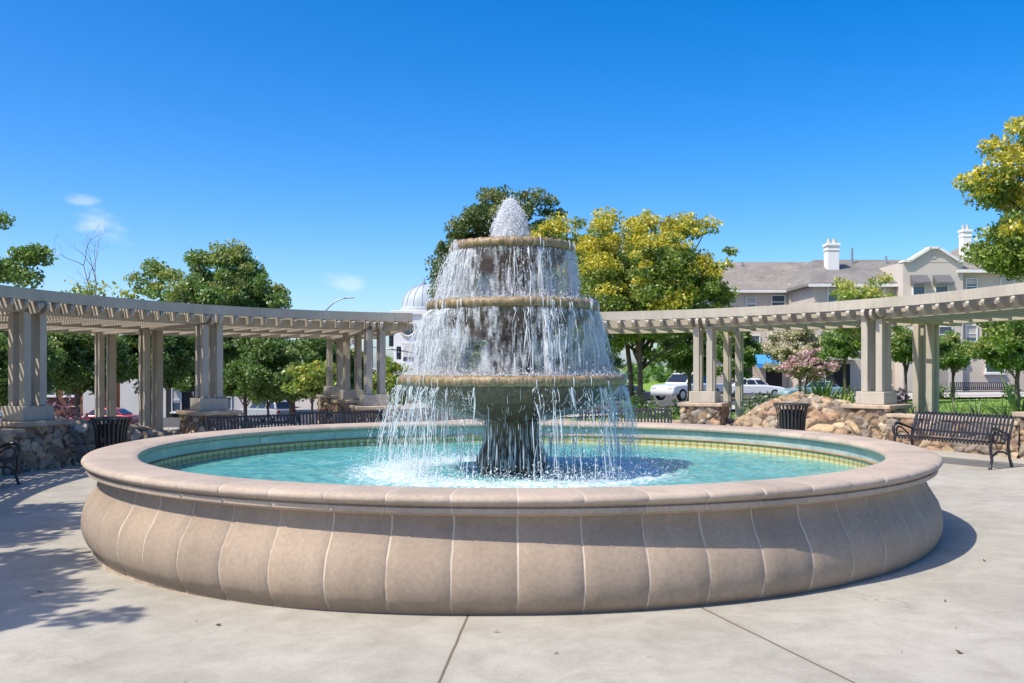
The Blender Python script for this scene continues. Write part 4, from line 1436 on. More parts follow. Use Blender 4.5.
# behind the fountain
x, y, z = T(502, 46)
tree('evergreen_tree', 'tall dense dark green tree rising behind the top bowl', 'tree', x, y, z, 5.9, 3.2, 3.0, 3.9, M['lf_dark'], 480, 190, 0.115, 101, 0.28, tint=0.16, clump_r=0.55, shell=0.30, lobe=0.35,
     extra=[(-3.3, 0, 3.9), (-3.2, 0, 3.2), (-3.25, 0, 5.9), (-3.0, 0, 5.6), (-3.1, .3, 4.6), (-3.1, .3, 5.1), (1.6, -.5, 9.7), (2.3, -.5, 9.5), (2.7, -.3, 8.9), (2.0, -.3, 9.0), (1.0, -.3, 9.8), (-2.7, .2, 6.6)])
x, y, z = T(641, 37)
tree('goldenrain_tree', 'broad green tree full of yellow blossom right of the fountain', 'tree', x, y, z, 4.55, 3.5, 3.3, 3.0, M['lf_gold'], 340, 260, 0.10, 102, 0.17, tint=0.4, clump_r=0.55, stems=3, nl=26, shell=0.34, lobe=0.45,
     sparse=0, extra=[(-4.1, 0, 6.6), (-4.2, 0, 5.6), (-3.9, 0, 6.0), (-4.0, 0, 5.0), (-3.6, 0, 7.0), (-3.2, 0, 7.2), (-4.0, 0, 4.4), (-2.4, 0, 7.2), (-0.3, 0, 7.3), (0.2, 0, 7.5), (2.6, 0, 7.1), (-3.5, 0, 5.6), (-3.6, .2, 6.2), (3.5, 0, 6.1), (3.3, 0, 5.6), (-3.0, -.3, 6.8), (1.7, 0, 7.2), (-1.2, 0, 7.3)])
x, y, z = T(575, 58)
tree('street_tree', 'deep green tree seen through the falling water right of the middle bowl', 'tree', x, y, z, 2.2, 2.6, 2.0, 2.4, M['lf_deep'], 190, 120, 0.14, 127, 0.13, tint=0.15, clump_r=0.5)
x, y, z = T(462, 60)
tree('street_tree', 'deep green tree seen through the falling water left of the middle bowl', 'tree', x, y, z, 2.0, 2.3, 2.0, 2.4, M['lf_deep'], 170, 120, 0.14, 128, 0.13, tint=0.15, clump_r=0.5)
# left street trees
x, y, z = T(212, 54)
tree('street_tree', 'tall mid green tree above the roof of the left pergola', 'tree', x, y, z, 4.5, 4.1, 3.6, 3.6, M['lf_mid'], 360, 150, 0.14, 103, 0.22, lobe=0.5, tint=0.22, clump_r=0.6, nl=22,
     extra=[(3.6, 0, 6.0), (4.0, 0, 5.8), (1.2, 0, 8.3), (1.6, 0, 8.0), (0.9, .2, 8.0), (1.9, 0, 7.6), (2.2, .2, 7.2), (-4.1, 0, 6.0), (-4.4, 0, 6.6), (-3.4, 0, 7.2)])
x, y, z = T(292, 50)
tree('street_tree', 'dark green tree with low crown behind the far posts of the left pergola', 'tree', x, y, z, 1.6, 2.9, 2.6, 2.0, M['lf_deep'], 200, 150, 0.13, 104, 0.16, tint=0.1)
x, y, z = T(78, 43)
tree('street_tree', 'deep green round tree behind the striped stone pier', 'tree', x, y, z, 1.95, 2.1, 2.2, 1.75, M['lf_deep'], 220, 150, 0.12, 105, 0.13, tint=0.1)
x, y, z = T(150, 47)
tree('street_tree', 'deep green tree behind the two rear posts of the left pergola', 'tree', x, y, z, 2.1, 2.4, 2.2, 1.8, M['lf_deep'], 200, 150, 0.12, 106, 0.13, tint=0.1)
x, y, z = T(8, 36)
tree('street_tree', 'dark tree at the left edge under the pergola roof', 'tree', x, y, z, 1.5, 1.3, 1.6, 1.9, M['lf_deep'], 130, 140, 0.12, 107, 0.12, tint=0.05)
x, y, z = T(-60, 31)
tree('street_tree', 'leafy tree reaching in from the upper left corner above the pergola', 'tree', x, y, z, 4.6, 2.1, 2.0, 2.1, M['lf_mid'], 150, 150, 0.11, 108, 0.18, tint=0.1, clump_r=0.42,
     extra=[(2.55, 0, 5.3), (2.8, 0, 5.15), (3.05, 0, 5.3), (2.2, 0, 4.9), (1.9, .1, 6.4), (2.1, 0, 4.6), (3.2, 0.1, 5.25), (2.65, -.1, 4.65), (2.9, -.1, 4.5)])
x, y, z = T(312, 44)
tree('lime_tree', 'small round lime green tree beside the far benches', 'tree', x, y, z, 1.05, 1.0, 1.0, 0.9, M['lf_lime'], 90, 60, 0.13, 109, 0.055, tint=0.3, clump_r=0.33, nl=8)
x, y, z = T(268, 58)
tree('lime_tree', 'low lime green tree behind the silver car', 'tree', x, y, z, 0.2, 1.4, 1.2, 1.0, M['lf_lime'], 70, 60, 0.16, 110, 0.07, tint=0.15, clump_r=0.4, nl=8)
x, y, z = T(327, 60)
tree('blossom_tree', 'pink blossoming tree peeking under the far end of the left pergola', 'tree', x, y, z, 2.7, 1.5, 1.5, 1.1, M['lf_pink'], 80, 60, 0.17, 111, 0.1, tint=0.9, tint_top=False, clump_r=0.42)
x, y, z = T(391, 55)
tree('lime_tree', 'yellow green tree between the far posts and the domed tower', 'tree', x, y, z, 0.35, 1.15, 1.2, 1.7, M['lf_lime'], 100, 60, 0.16, 112, 0.09, tint=0.1, clump_r=0.42)
x, y, z = T(352, 62)
tree('street_tree', 'green tree seen between the end posts of the left pergola', 'tree', x, y, z, 0.9, 1.6, 1.5, 1.9, M['lf_mid'], 100, 70, 0.17, 113, 0.11, tint=0.2, clump_r=0.45)
x, y, z = T(196, 66)
tree('street_tree', 'dark green tree in front of the pale shop behind the left posts', 'tree', x, y, z, 1.35, 2.4, 1.8, 1.9, M['lf_deep'], 150, 120, 0.15, 125, 0.12, tint=0.15, clump_r=0.5)
x, y, z = T(245, 62)
tree('street_tree', 'green tree with low branches left of the silver car', 'tree', x, y, z, 1.0, 2.2, 1.8, 2.0, M['lf_mid'], 150, 120, 0.14, 126, 0.12, tint=0.2, clump_r=0.5)
# twiggy tree
x, y, z = T(104, 46)
r = empty('bare_tree', (x, y, z), 0, 'sparse half-bare tree with thin twigs above the left pergola', 'tree')
rng = np.random.default_rng(5)
mb = MB(); tips = []


def branch(p, d, L, rad, lev):
    pts = [p]; q = np.array(p, float); dd = np.array(d, float)
    for i in range(4):
        dd = dd + rng.normal(0, 0.13, 3); dd /= np.linalg.norm(dd)
        q = q + dd * L / 4; pts.append(tuple(q))
    mb.tube(pts, [rad, rad * 0.9, rad * 0.8, rad * 0.65, rad * 0.5], 5)
    if lev == 0:
        tips.append(q); return
    for k in range(3 if lev > 1 else 3):
        nd = dd + rng.normal(0, 0.5, 3); nd[2] = abs(nd[2]) * 0.9 + 0.25; nd /= np.linalg.norm(nd)
        branch(tuple(np.array(pts[-1 - (k % 2)])), nd, L * rng.uniform(0.42, 0.6), rad * 0.42, lev - 1)


branch((0, 0, -0.2), (0.02, 0, 1), 5.6, 0.10, 4)
mb.build('trunk', M['twig'], r, smooth=True)
C = np.concatenate([rng.normal((px_, 0, pz_), (0.28, 0.4, 0.24), (90, 3)) for px_, pz_ in ((-0.9, 6.9), (-0.3, 7.0), (-1.5, 6.8), (-0.9, 6.35 - 0.4), (-0.4, 6.1 - 0.3), (1.0, 6.0 - 0.2), (1.2, 6.9 - 0.1), (-1.4, 5.9), (0.4, 5.6), (1.5, 5.9))])
V = leaf_quads(C, 0.14, rng)
np_mesh('crown', V.reshape(-1, 3), np.arange(len(C) * 4).reshape(-1, 4), M['lf_gold'], r, {'tint': ('FACE', 'FLOAT', (rng.random(len(C)) < 0.25) * 0.7)})
# right side trees
x, y, z = T(1066, 29)
tree('goldenrain_tree', 'tall yellow blossoming tree at the right edge above the pergola', 'tree', x, y, z, 6.3, 2.5, 2.5, 3.5, M['lf_gold'], 270, 190, 0.105, 114, 0.16, tint=0.55, clump_r=0.5, nl=18,
     extra=[(-2.5, 0, 7.6), (-2.7, 0, 7.3), (-2.4, 0, 6.9), (-2.2, 0, 8.3), (-2.1, 0, 3.2), (-2.0, .1, 2.6)], lobe=0.5)
x, y, z = T(868, 47)
tree('street_tree', 'open yellow green tree in front of the grey roof', 'tree', x, y, z, 4.3, 2.0, 1.7, 2.3, M['lf_lime'], 80, 75, 0.115, 115, 0.09, tint=0.4, clump_r=0.42, nl=20, shell=0.5, bark='palebark')
x, y, z = T(845, 50)
tree('street_tree', 'mid green tree left of the sunlit posts before the balcony', 'tree', x, y, z, 2.9, 1.15, 1.1, 1.1, M['lf_mid'], 80, 110, 0.11, 116, 0.08, tint=0.3, clump_r=0.4)
x, y, z = T(906, 50)
tree('street_tree', 'small leafy tree right of the sunlit posts with dense mid crown', 'tree', x, y, z, 2.6, 1.0, 1.1, 1.05, M['lf_mid'], 85, 110, 0.11, 117, 0.07, tint=0.3, clump_r=0.36)
x, y, z = T(953, 50)
tree('street_tree', 'small leafy tree on the lawn left of the ground floor window', 'tree', x, y, z, 2.3, 1.05, 1.1, 1.0, M['lf_mid'], 85, 110, 0.11, 118, 0.07, tint=0.35, clump_r=0.36)
x, y, z = T(1018, 40)
tree('street_tree', 'green tree under the pergola roof at the right edge', 'tree', x, y, z, 2.5, 1.5, 1.3, 1.35, M['lf_mid'], 120, 130, 0.11, 119, 0.09, tint=0.3, clump_r=0.4)
x, y, z = T(800, 58)
tree('blossom_tree', 'cream and pink blossoming tree before the blue awning', 'tree', x, y, z, 2.6, 2.1, 1.6, 1.5, M['lf_cream'], 120, 110, 0.12, 120, 0.09, tint=0.55, tint_top=False, clump_r=0.42)
x, y, z = T(806, 55)
tree('blossom_tree', 'pink blossoming shrub-like tree below the cream one', 'tree', x, y, z, 1.6, 1.4, 1.2, 0.8, M['lf_pink'], 70, 60, 0.15, 121, 0.06, tint=0.6, tint_top=False, clump_r=0.36)
x, y, z = T(737, 48)
tree('street_tree', 'dark green tree behind the rear post of the right pergola', 'tree', x, y, z, 2.3, 0.95, 1.0, 1.5, M['lf_deep'], 90, 120, 0.12, 122, 0.08, tint=0.2, clump_r=0.42)
x, y, z = T(690, 52)
tree('street_tree', 'deep green tree behind the sunlit stone pier and white pickup', 'tree', x, y, z, 2.6, 2.2, 1.5, 1.5, M['lf_deep'], 140, 130, 0.12, 123, 0.1, tint=0.15, clump_r=0.45)
# trees beside the camera, out of frame, whose shade falls on the plaza
tree('street_tree', 'street tree beyond the left edge shading the near paving', 'tree', -8.35, 4.9, gz(-8.35, 4.9), 5.3, 1.75, 1.75, 1.35, M['lf_mid'], 110, 95, 0.13, 131, 0.13, clump_r=0.42)
tree('street_tree', 'street tree beyond the left edge shading the paving near the bench', 'tree', -9.6, 8.3, gz(-9.6, 8.3), 5.2, 1.9, 1.9, 1.3, M['lf_mid'], 110, 90, 0.13, 132, 0.13, clump_r=0.42)


def shrub(name, label, px, Y, w, h, mat, n=220, leaf=0.09, seed=1, zoff=0.0, tint=0.0, cat='shrub', group=None):
    rng = np.random.default_rng(seed)
    x, y, z = T(px, Y)
    r = empty(name, (x, y, z + zoff), 0, label, cat, group)
    k = max(8, n // 16)
    d = rng.normal(0, 1, (k, 3)); d /= np.linalg.norm(d, axis=1, keepdims=True); d[:, 2] = np.abs(d[:, 2])
    cen = d * (rng.uniform(0.2, 1, k) ** 0.5)[:, None] * np.array([w / 2, w / 2, h * 0.85])
    who = rng.integers(0, k, n)
    C = cen[who] + rng.normal(0, 0.1 * w ** 0.5, (n, 3)); C[:, 2] = np.maximum(C[:, 2], 0.02)
    V = leaf_quads(C, leaf, rng)
    np_mesh('foliage', V.reshape(-1, 3), np.arange(n * 4).reshape(n, 4), mat, r, {'tint': ('FACE', 'FLOAT', (rng.random(n) < tint) * 1.0)})
    mb = MB()
    for i in range(7):
        e = cen[rng.integers(0, k)]
        mb.tube([(0, 0, -0.1), tuple(e * 0.5 + np.array([0, 0, 0.05])), tuple(e)], [0.02, 0.014, 0.006], 5)
    mb.build('stem', M['bark'], r)
    return r


def spiky(name, label, px, Y, h, n, mat, seed=1, spread=0.8, w=0.05, zoff=0.0, cat='plant'):
    rng = np.random.default_rng(seed)
    x, y, z = T(px, Y)
    o_v, o_f = [], []
    for i in range(n):
        a = rng.uniform(0, 2 * PI); tilt = rng.uniform(0.05, spread); L = h * rng.uniform(0.7, 1.15)
        d = np.array([math.cos(a) * math.sin(tilt), math.sin(a) * math.sin(tilt), math.cos(tilt)])
        s = np.array([-math.sin(a), math.cos(a), 0])
        up = np.cross(s, d)
        b0 = len(o_v)
        for t, ww in ((0, 0.7), (0.4, 1.0), (0.75, 0.7), (1.0, 0.06)):
            c = d * L * t + np.array([math.cos(a), math.sin(a), 0]) * (0.16 * L * t * t) - np.array([0, 0, 0.12 * L * t * t * tilt])
            o_v += [c - s * w * ww, c - up * w * 0.35 * ww, c + s * w * ww]
        for k in range(3):
            for j in range(2):
                p = b0 + k * 3 + j
                o_f.append((p, p + 1, p + 4, p + 3))
    r = np_mesh(name, np.array(o_v), np.array(o_f), mat)
    r.location = (x, y, z + zoff - 0.02)
    return tag(r, label, cat)


shrub('shrub', 'grey green shrub behind the left slope of the boulder bank', 762, 30, 1.6, 0.95, M['lf_grey'], 420, 0.10, 201)
shrub('shrub', 'dark shrub below the white pickup truck', 683, 40, 1.5, 0.8, M['lf_grey'], 420, 0.10, 202)
shrub('shrub', 'green shrub at the foot of the golden tree', 640, 33, 1.6, 0.8, M['lf_deep'], 420, 0.10, 203)
shrub('shrub', 'purple sage bush on the lawn beside the sunlit posts', 899, 36, 0.8, 1.0, M['lf_plum'], 380, 0.08, 204)
shrub('shrub', 'dark round bush left of the purple sage', 858, 34, 1.1, 1.2, M['lf_deep'], 380, 0.09, 205)
shrub('hedge', 'low clipped green hedge beyond the pier under the pickup truck', 672, 27, 1.9, 0.45, M['lf_mid'], 700, 0.07, 206, cat='hedge')
shrub('shrub', 'purple leaved bush behind the red car', 62, 40, 1.7, 1.9, M['lf_plum'], 520, 0.11, 207)
shrub('shrub', 'dark purple bush beside the brown wall', 88, 46, 1.5, 2.0, M['lf_plum'], 420, 0.11, 208)
shrub('shrub', 'dark bush by the end of the distant lawn bench', 1012, 52, 1.0, 1.0, M['lf_deep'], 300, 0.10, 209)
shrub('shrub', 'dark bush left of the distant lawn bench', 944, 54, 1.3, 0.9, M['lf_deep'], 300, 0.10, 210)
shrub('shrub', 'green plant beside the stone pier in slat shade', 190, 21.5, 0.7, 0.55, M['lf_deep'], 300, 0.08, 211)
spiky('agave', 'grey green agave in front of the silver car', 246, 22.5, 0.62, 34, M['lf_agave'], 220, 0.9, 0.05)
spiky('yucca', 'tall dark green sword-leaved plant behind the litter bin', 822, 25.5, 1.25, 60, M['lf_mid'], 221, 0.7, 0.045)
spiky('yucca', 'yellow green sword-leaved plant left of the sunlit posts', 840, 24.5, 1.15, 60, M['lf_lime'], 222, 0.8, 0.045)
spiky('yucca', 'sword-leaved plant at the right edge above the bench', 1022, 22, 1.35, 50, M['lf_mid'], 223, 1.0, 0.045)
for i, (px, nm) in enumerate(((903, 'next to the pier'), (955, 'behind the middle of the bench'), (977, 'behind the right half of the bench'), (1004, 'behind the right end of the bench'), (914, 'left of the twin posts'))):
    spiky('grass_tuft', 'thin grassy tuft %s on the lawn edge' % nm, px, 20.3 + 0.3 * i, 0.62, 22, M['lf_grey'], 230 + i, 0.8, 0.015, zoff=0.28)


# ------------------------------------------------------------------ vehicles
def wheel(parent, x, y, r):
    mb = MB(); mb.tube([(x, y - 0.1, r), (x, y + 0.1, r)], r, 20)
    t = mb.build('wheel', M['tyre'], parent, smooth=True, auto=40)
    mb = MB(); mb.tube([(x, y - 0.108, r), (x, y + 0.108, r)], r * 0.6, 16)
    mb.build('rim', M['rim'], t, smooth=True, auto=40)


def car(kind, label, px, Y, heading, paintm, name='parked_car', dz=0.0):
    """x forward; heading = angle of the forward axis"""
    x, y, z = T(px, Y)
    r = empty(name, (x, y, z + 0.02 + dz), heading, label, 'car' if kind != 'pickup' else 'pickup truck', 'vehicles parked along the street')
    if kind == 'sedan':
        low = [(-2.2, 0.32), (-2.28, 0.55), (-2.2, 0.90), (-1.55, 0.96), (0.75, 0.93), (1.75, 0.82), (2.2, 0.68), (2.28, 0.45), (2.2, 0.28)]
        cab = [(-1.75, 0.94), (-1.05, 1.36), (-0.4, 1.44), (0.25, 1.40), (1.0, 0.93)]; w, cw, wb = 1.78, 0.62, 1.36; wr = 0.32
    elif kind == 'suv':
        low = [(-2.25, 0.38), (-2.32, 0.65), (-2.27, 1.02), (-1.6, 1.06), (0.95, 1.04), (1.9, 0.96), (2.25, 0.82), (2.32, 0.5), (2.25, 0.34)]
        cab = [(-2.2, 1.04), (-1.85, 1.60), (-0.9, 1.70), (0.2, 1.66), (1.05, 1.04)]; w, cw, wb = 1.86, 0.66, 1.38; wr = 0.36
    else:
        low = [(-2.7, 0.5), (-2.75, 0.75), (-2.72, 1.10), (-1.0, 1.12), (1.0, 1.10), (2.3, 1.04), (2.65, 0.95), (2.72, 0.6), (2.65, 0.42)]
        cab = [(-1.55, 1.10), (-1.42, 1.74), (-0.4, 1.86), (0.6, 1.82), (1.35, 1.10)]; w, cw, wb = 1.98, 0.72, 1.75; wr = 0.4
    mb = MB(); mb.prism([Vector((a, -w / 2, c)) for a, c in low], (0, w, 0))
    body = mb.build('body', paintm, r, bevel=0.09, seg=3, smooth=True, auto=35)
    # cabin: tapered greenhouse
    n = len(cab); vs = []
    for s in (-1, 1):
        for i, (a, c) in enumerate(cab):
            f = (c - cab[0][1]) / (max(q[1] for q in cab) - cab[0][1])
            vs.append((a, s * (w / 2 - 0.06 - 0.16 * f), c))
    fs = [tuple(range(n)), tuple(reversed(range(n, 2 * n)))] + [(i, (i + 1) % n, n + (i + 1) % n, n + i) for i in range(n)]
    mb = MB(); mb.add(vs, fs); mb.build('roof', paintm, r, bevel=0.06, seg=2, smooth=True, auto=35)
    # side windows
    zt_ = max(q[1] for q in cab); zb = cab[0][1]
    for s in (-1, 1):
        def sidey(c): return s * (w / 2 - 0.06 - 0.16 * (c - zb) / (zt_ - zb) + 0.006)
        a0, a1 = cab[0][0], cab[-1][0]
        t0, t1 = cab[1][0], cab[-2][0]
        lo_, hi_ = zb + 0.06, zt_ - 0.14
        segs = [(0.06, 0.36), (0.40, 0.66), (0.70, 0.95)] if kind != 'pickup' else [(0.08, 0.44), (0.50, 0.94)]
        for (u0, u1) in segs:
            def pt(u, c):
                f = (c - zb) / (zt_ - zb)
                l_, r_ = a0 + (t0 - a0) * f, a1 + (t1 - a1) * f
                return (l_ + (r_ - l_) * u, sidey(c), c)
            mb = MB(); mb.add([pt(u0, lo_), pt(u1, lo_), pt(u1, hi_), pt(u0, hi_)], [(0, 1, 2, 3)])
            o = mb.build('side_window', M['carglass'], r, normals=False)
            sd = o.modifiers.new('solid', 'SOLIDIFY'); sd.thickness = 0.02; sd.offset = 0
    # windscreen, rear window
    for nm, (p, q) in (('windscreen', (cab[-1], cab[-2])), ('rear_window', (cab[0], cab[1]))):
        mb = MB(); v = []
        sgn = 1 if nm == 'windscreen' else -1
        for t, k in ((0.14, 0), (0.86, 1)):
            a = p[0] + (q[0] - p[0]) * t + 0.012 * sgn; c = p[1] + (q[1] - p[1]) * t + 0.012
            hw = w / 2 - 0.06 - 0.16 * (c - zb) / (zt_ - zb) - 0.09
            v += [(a, -hw, c), (a, hw, c)]
        mb.add(v, [(0, 1, 3, 2)])
        o = mb.build(nm, M['carglass'], r, normals=False)
        sd = o.modifiers.new('solid', 'SOLIDIFY'); sd.thickness = 0.02; sd.offset = 0
    for sx in (-1, 1):
        for sy in (-1, 1):
            wheel(r, sx * wb, sy * (w / 2 - 0.09), wr)
    fx = low[6][0]; fz = low[6][1] - 0.06
    for sy in (-1, 1):
        mb = MB(); mb.box((fx + 0.0, sy * (w / 2 - 0.3), fz - 0.02), (0.12, 0.36, 0.13)); mb.build('headlight', M['clearlens'], r, bevel=0.02)
        mb = MB(); mb.box((low[2][0] - 0.02, sy * (w / 2 - 0.2), low[2][1] - 0.16), (0.1, 0.24, 0.2)); mb.build('tail_light', M['redlens'], r, bevel=0.02)
    mb = MB(); mb.box((low[0][0] + 0.0, 0, 0.45), (0.14, w - 0.1, 0.16)); mb.box((low[-1][0] + 0.03, 0, 0.42), (0.14, w - 0.1, 0.16)); mb.build('bumper', M['galv'] if kind == 'pickup' else paintm, r, bevel=0.03)
    return r


car('pickup', 'white pickup truck behind the sunlit stone pier', 688, 64, 3.85, M['carwhite'], 'pickup_truck', dz=0.35)
car('sedan', 'white car behind the grey shrub under the blue awning', 752, 68, 0.1, M['carwhite'], dz=0.05)
car('sedan', 'teal car in front of the dark entrance', 812, 67, 3.3, M['carteal'], dz=-0.35)
car('suv', 'silver sport utility car left of the small lime tree', 266, 70, 2.5, M['carsilver'])
car('pickup', 'white pickup truck farther down the left street', 279, 98, 1.9, M['carwhite'], 'pickup_truck', dz=0.1)
car('sedan', 'red car behind the rear posts of the left pergola', 104, 66, 3.1, M['carred'])
car('sedan', 'pale blue car at the left edge', -2, 62, 0.05, M['carblue'])
car('sedan', 'dark car in the shade of the golden tree', 622, 70, 3.0, M['cardark'])
car('suv', 'dark car parked left of the silver one', 222, 82, 0.2, M['cardark'])


# ------------------------------------------------------------------ buildings
WN = [0]
M['blind'] = simple('cream_window_blind', (0.46, 0.44, 0.40), 0.8, 0.06, 3)


def window(parent, x0, x1, z0, z1, y, mull=True, fw=0.07, pane=None, frame=None, oy=0.0):
    w, h = x1 - x0, z1 - z0
    mb = MB()
    for (cx_, cz_, sx, sz) in (((x0 + x1) / 2, z0 + fw / 2, w, fw), ((x0 + x1) / 2, z1 - fw / 2, w, fw), (x0 + fw / 2, (z0 + z1) / 2, fw, h - 2 * fw), (x1 - fw / 2, (z0 + z1) / 2, fw, h - 2 * fw)):
        mb.box((cx_, y - 0.05, cz_), (sx, 0.12, sz))
    if mull:
        mb.box(((x0 + x1) / 2, y - 0.04, (z0 + z1) / 2), (w - 2 * fw - 0.004, 0.08, 0.06))
    f = mb.build('window', frame or M['trimwhite'], parent)
    mb = MB(); mb.box(((x0 + x1) / 2, y - 0.01, (z0 + z1) / 2), (w - 0.02, 0.03, h - 0.02)); mb.build('pane', pane or M['winglass'], f)
    WN[0] += 1
    if pane is None and WN[0] % 3 != 1:
        q = 0.35 + 0.12 * (WN[0] % 4)
        mb = MB(); mb.box(((x0 + x1) / 2, y - 0.032, z1 - fw - h * q / 2), (w - 2 * fw - 0.02, 0.012, h * q - fw)); mb.build('blind', M['blind'], f)
    mb = MB(); mb.box(((x0 + x1) / 2, y - 0.09, z0 - 0.06), (w + 0.2, 0.22, 0.10)); mb.build('sill', M['trimwhite'], f)
    return f


ab = empty('apartment_building', (0, 0, 0), 0, 'beige three-storey apartment building with tiled roofs and white chimneys', 'building')


def block(x0, x1, y0, y1, zb, ze, mat, parent, name='wall'):
    mb = MB(); mb.box(((x0 + x1) / 2, (y0 + y1) / 2, (zb + ze) / 2), (x1 - x0, y1 - y0, ze - zb)); return mb.build(name, mat, parent)


def gable_roof(x0, x1, y0, y1, ze, zr_, mat, parent, over=0.5, th=0.2, inl=3.0, inr=3.0):
    """hipped roof, ridge along x"""
    ym = (y0 + y1) / 2
    a0, a1, b0, b1 = x0 - over, x1 + over, y0 - over, y1 + over
    zl_ = ze - 0.08
    v = [(a0, b0, zl_), (a1, b0, zl_), (a1, b1, zl_), (a0, b1, zl_), (a0, b0, zl_ + th), (a1, b0, zl_ + th), (a1, b1, zl_ + th), (a0, b1, zl_ + th),
         (a0 + inl, ym, zr_), (a1 - inr, ym, zr_)]
    mb = MB(); mb.add(v, [(0, 3, 2, 1), (0, 1, 5, 4), (1, 2, 6, 5), (2, 3, 7, 6), (3, 0, 4, 7), (4, 5, 9, 8), (5, 6, 9), (6, 7, 8, 9), (7, 4, 8)])
    rf = mb.build('roof', mat, parent)
    mb = MB(); mb.box(((x0 + x1) / 2, y0 - over - 0.04, ze - 0.06), (x1 - x0 + 2 * over + 0.1, 0.12, 0.22)); mb.build('gutter', M['trimwhite'], rf)
    return rf


def chimney(parent, px0, px1, pyt, zb, Y):
    x0, x1 = wx(px0, Y), wx(px1, Y); zt_ = wz(pyt, Y)
    mb = MB(); cx_ = (x0 + x1) / 2; w = x1 - x0
    mb.box((cx_, Y, (zb + zt_ - 0.35) / 2), (w * 0.84, w * 0.84, zt_ - 0.35 - zb))
    mb.box((cx_, Y, zt_ - 0.25), (w, w, 0.2)); mb.box((cx_, Y, zt_ - 0.65), (w * 0.94, w * 0.94, 0.12))
    c = mb.build('chimney', M['whitewall'], parent, bevel=0.03)
    mb = MB()
    for s in (-1, 1):
        mb.tube([(cx_ + s * w * 0.2, Y, zt_ - 0.16), (cx_ + s * w * 0.2, Y, zt_ + 0.22)], w * 0.13, 10)
    mb.build('chimney_pot', M['stucco_a'], c)


Z0 = -1.2
# section A, far left
YA = 76.0
xa0, xa1 = wx(700, YA), wx(838, YA); zeA, zrA = wz(291, YA), wz(262, YA + 6)
block(xa0, xa1, YA, YA + 12, Z0, zeA, M['stucco_a'], ab); gable_roof(xa0, xa1, YA, YA + 12, zeA, zrA, M['roofbrown'], ab, inr=0.0)
for p0, p1, q0, q1 in ((771, 785, 295, 309), (746, 756, 297, 310), (770, 782, 331, 351), (750, 760, 335, 352), (796, 806, 331, 349), (798, 808, 296, 309), (712, 722, 297, 310), (712, 722, 335, 352)):
    window(ab, wx(p0, YA), wx(p1, YA), wz(q1, YA), wz(q0, YA), YA)
# pilaster, string courses, shop front of A
mb = MB(); mb.box(((wx(788, YA) + wx(794, YA)) / 2, YA - 0.25, (Z0 + wz(284, YA)) / 2), (wx(794, YA) - wx(788, YA), 0.5, wz(284, YA) - Z0)); mb.build('pilaster', M['stucco_c'], ab)
mb = MB(); mb.box(((xa0 + xa1) / 2, YA - 0.06, wz(358, YA)), (xa1 - xa0 - 0.1, 0.16, 0.3)); mb.box(((xa0 + xa1) / 2, YA - 0.05, wz(318, YA)), (xa1 - xa0 - 0.1, 0.14, 0.2)); mb.build('string_course', M['trimwhite'], ab)
for p0, p1 in ((766, 782), (793, 803), (735, 752)):
    block(wx(p0, YA), wx(p1, YA), YA - 0.03, YA + 0.2, gz(wx(p0, YA), YA) - 0.1, wz(366, YA), M['darkhole'], ab, 'entrance')
# blue awning
bw = empty('awning', (wx(771, 74.5), 74.5, wz(368, 74.5)), 0, 'bright blue shop awning beside the blossoming tree', 'awning')
mb = MB(); hw = 1.0
mb.prism([Vector((-hw, 1.45, 1.15)), Vector((-hw, 0.2, 0.35)), Vector((-hw, 0.2, 0.0)), Vector((-hw, 0.28, 0.0)), Vector((-hw, 1.45, 0.9))], (2 * hw, 0, 0)); mb.build('canopy', M['blueawn'], bw)
mb = MB(); mb.tube([(-hw + .05, 0.25, 0.05), (-hw + .05, 1.47, 0.1)], 0.02, 6); mb.tube([(hw - .05, 0.25, 0.05), (hw - .05, 1.47, 0.1)], 0.02, 6); mb.build('frame', M['galv'], bw)
# section B
YB = 70.0
xb0, xb1 = wx(814, YB), wx(905, YB); zeB, zrB = wz(285, YB), wz(259, YB + 5)
block(xb0, xb1, YB, YB + 11, Z0, zeB, M['stucco_b'], ab); gable_roof(xb0, xb1 + 2.0, YB, YB + 11, zeB, zrB, M['roofgrey'], ab, inl=2.2, inr=0.0)
for p0, p1, q0, q1 in ((827, 838, 286, 303), (850, 860, 287, 303), (874, 884, 287, 303), (828, 840, 333, 350), (852, 862, 335, 350), (880, 890, 333, 350), (880, 890, 366, 384)):
    window(ab, wx(p0, YB), wx(p1, YB), wz(q1, YB), wz(q0, YB), YB)
mb = MB(); mb.box(((xb0 + xb1) / 2, YB - 0.05, wz(318, YB)), (xb1 - xb0 - 0.1, 0.14, 0.2)); mb.build('string_course', M['trimwhite'], ab)
# balcony of B
bx0, bx1 = wx(823, YB), wx(852, YB); zB = wz(358, YB)
mb = MB(); mb.box(((bx0 + bx1) / 2, YB - 0.7, zB), (bx1 - bx0, 1.38, 0.28)); bal = mb.build('balcony', M['stucco_c'], ab)
mb = MB()
for i in range(17):
    xx = bx0 + 0.05 + (bx1 - bx0 - 0.1) * i / 16
    mb.box((xx, YB - 1.34, zB + 0.64), (0.025, 0.025, 0.99))
mb.box(((bx0 + bx1) / 2, YB - 1.34, zB + 1.16), (bx1 - bx0, 0.05, 0.05)); mb.build('railing', M['black'], bal)
block(wx(826, YB), wx(850, YB), YB - 0.03, YB + 0.2, Z0 + 0.9, wz(364, YB), M['darkhole'], ab, 'garage_opening')
chimney(ab, 824.5, 838.5, 242, zeB, YB + 3.2)
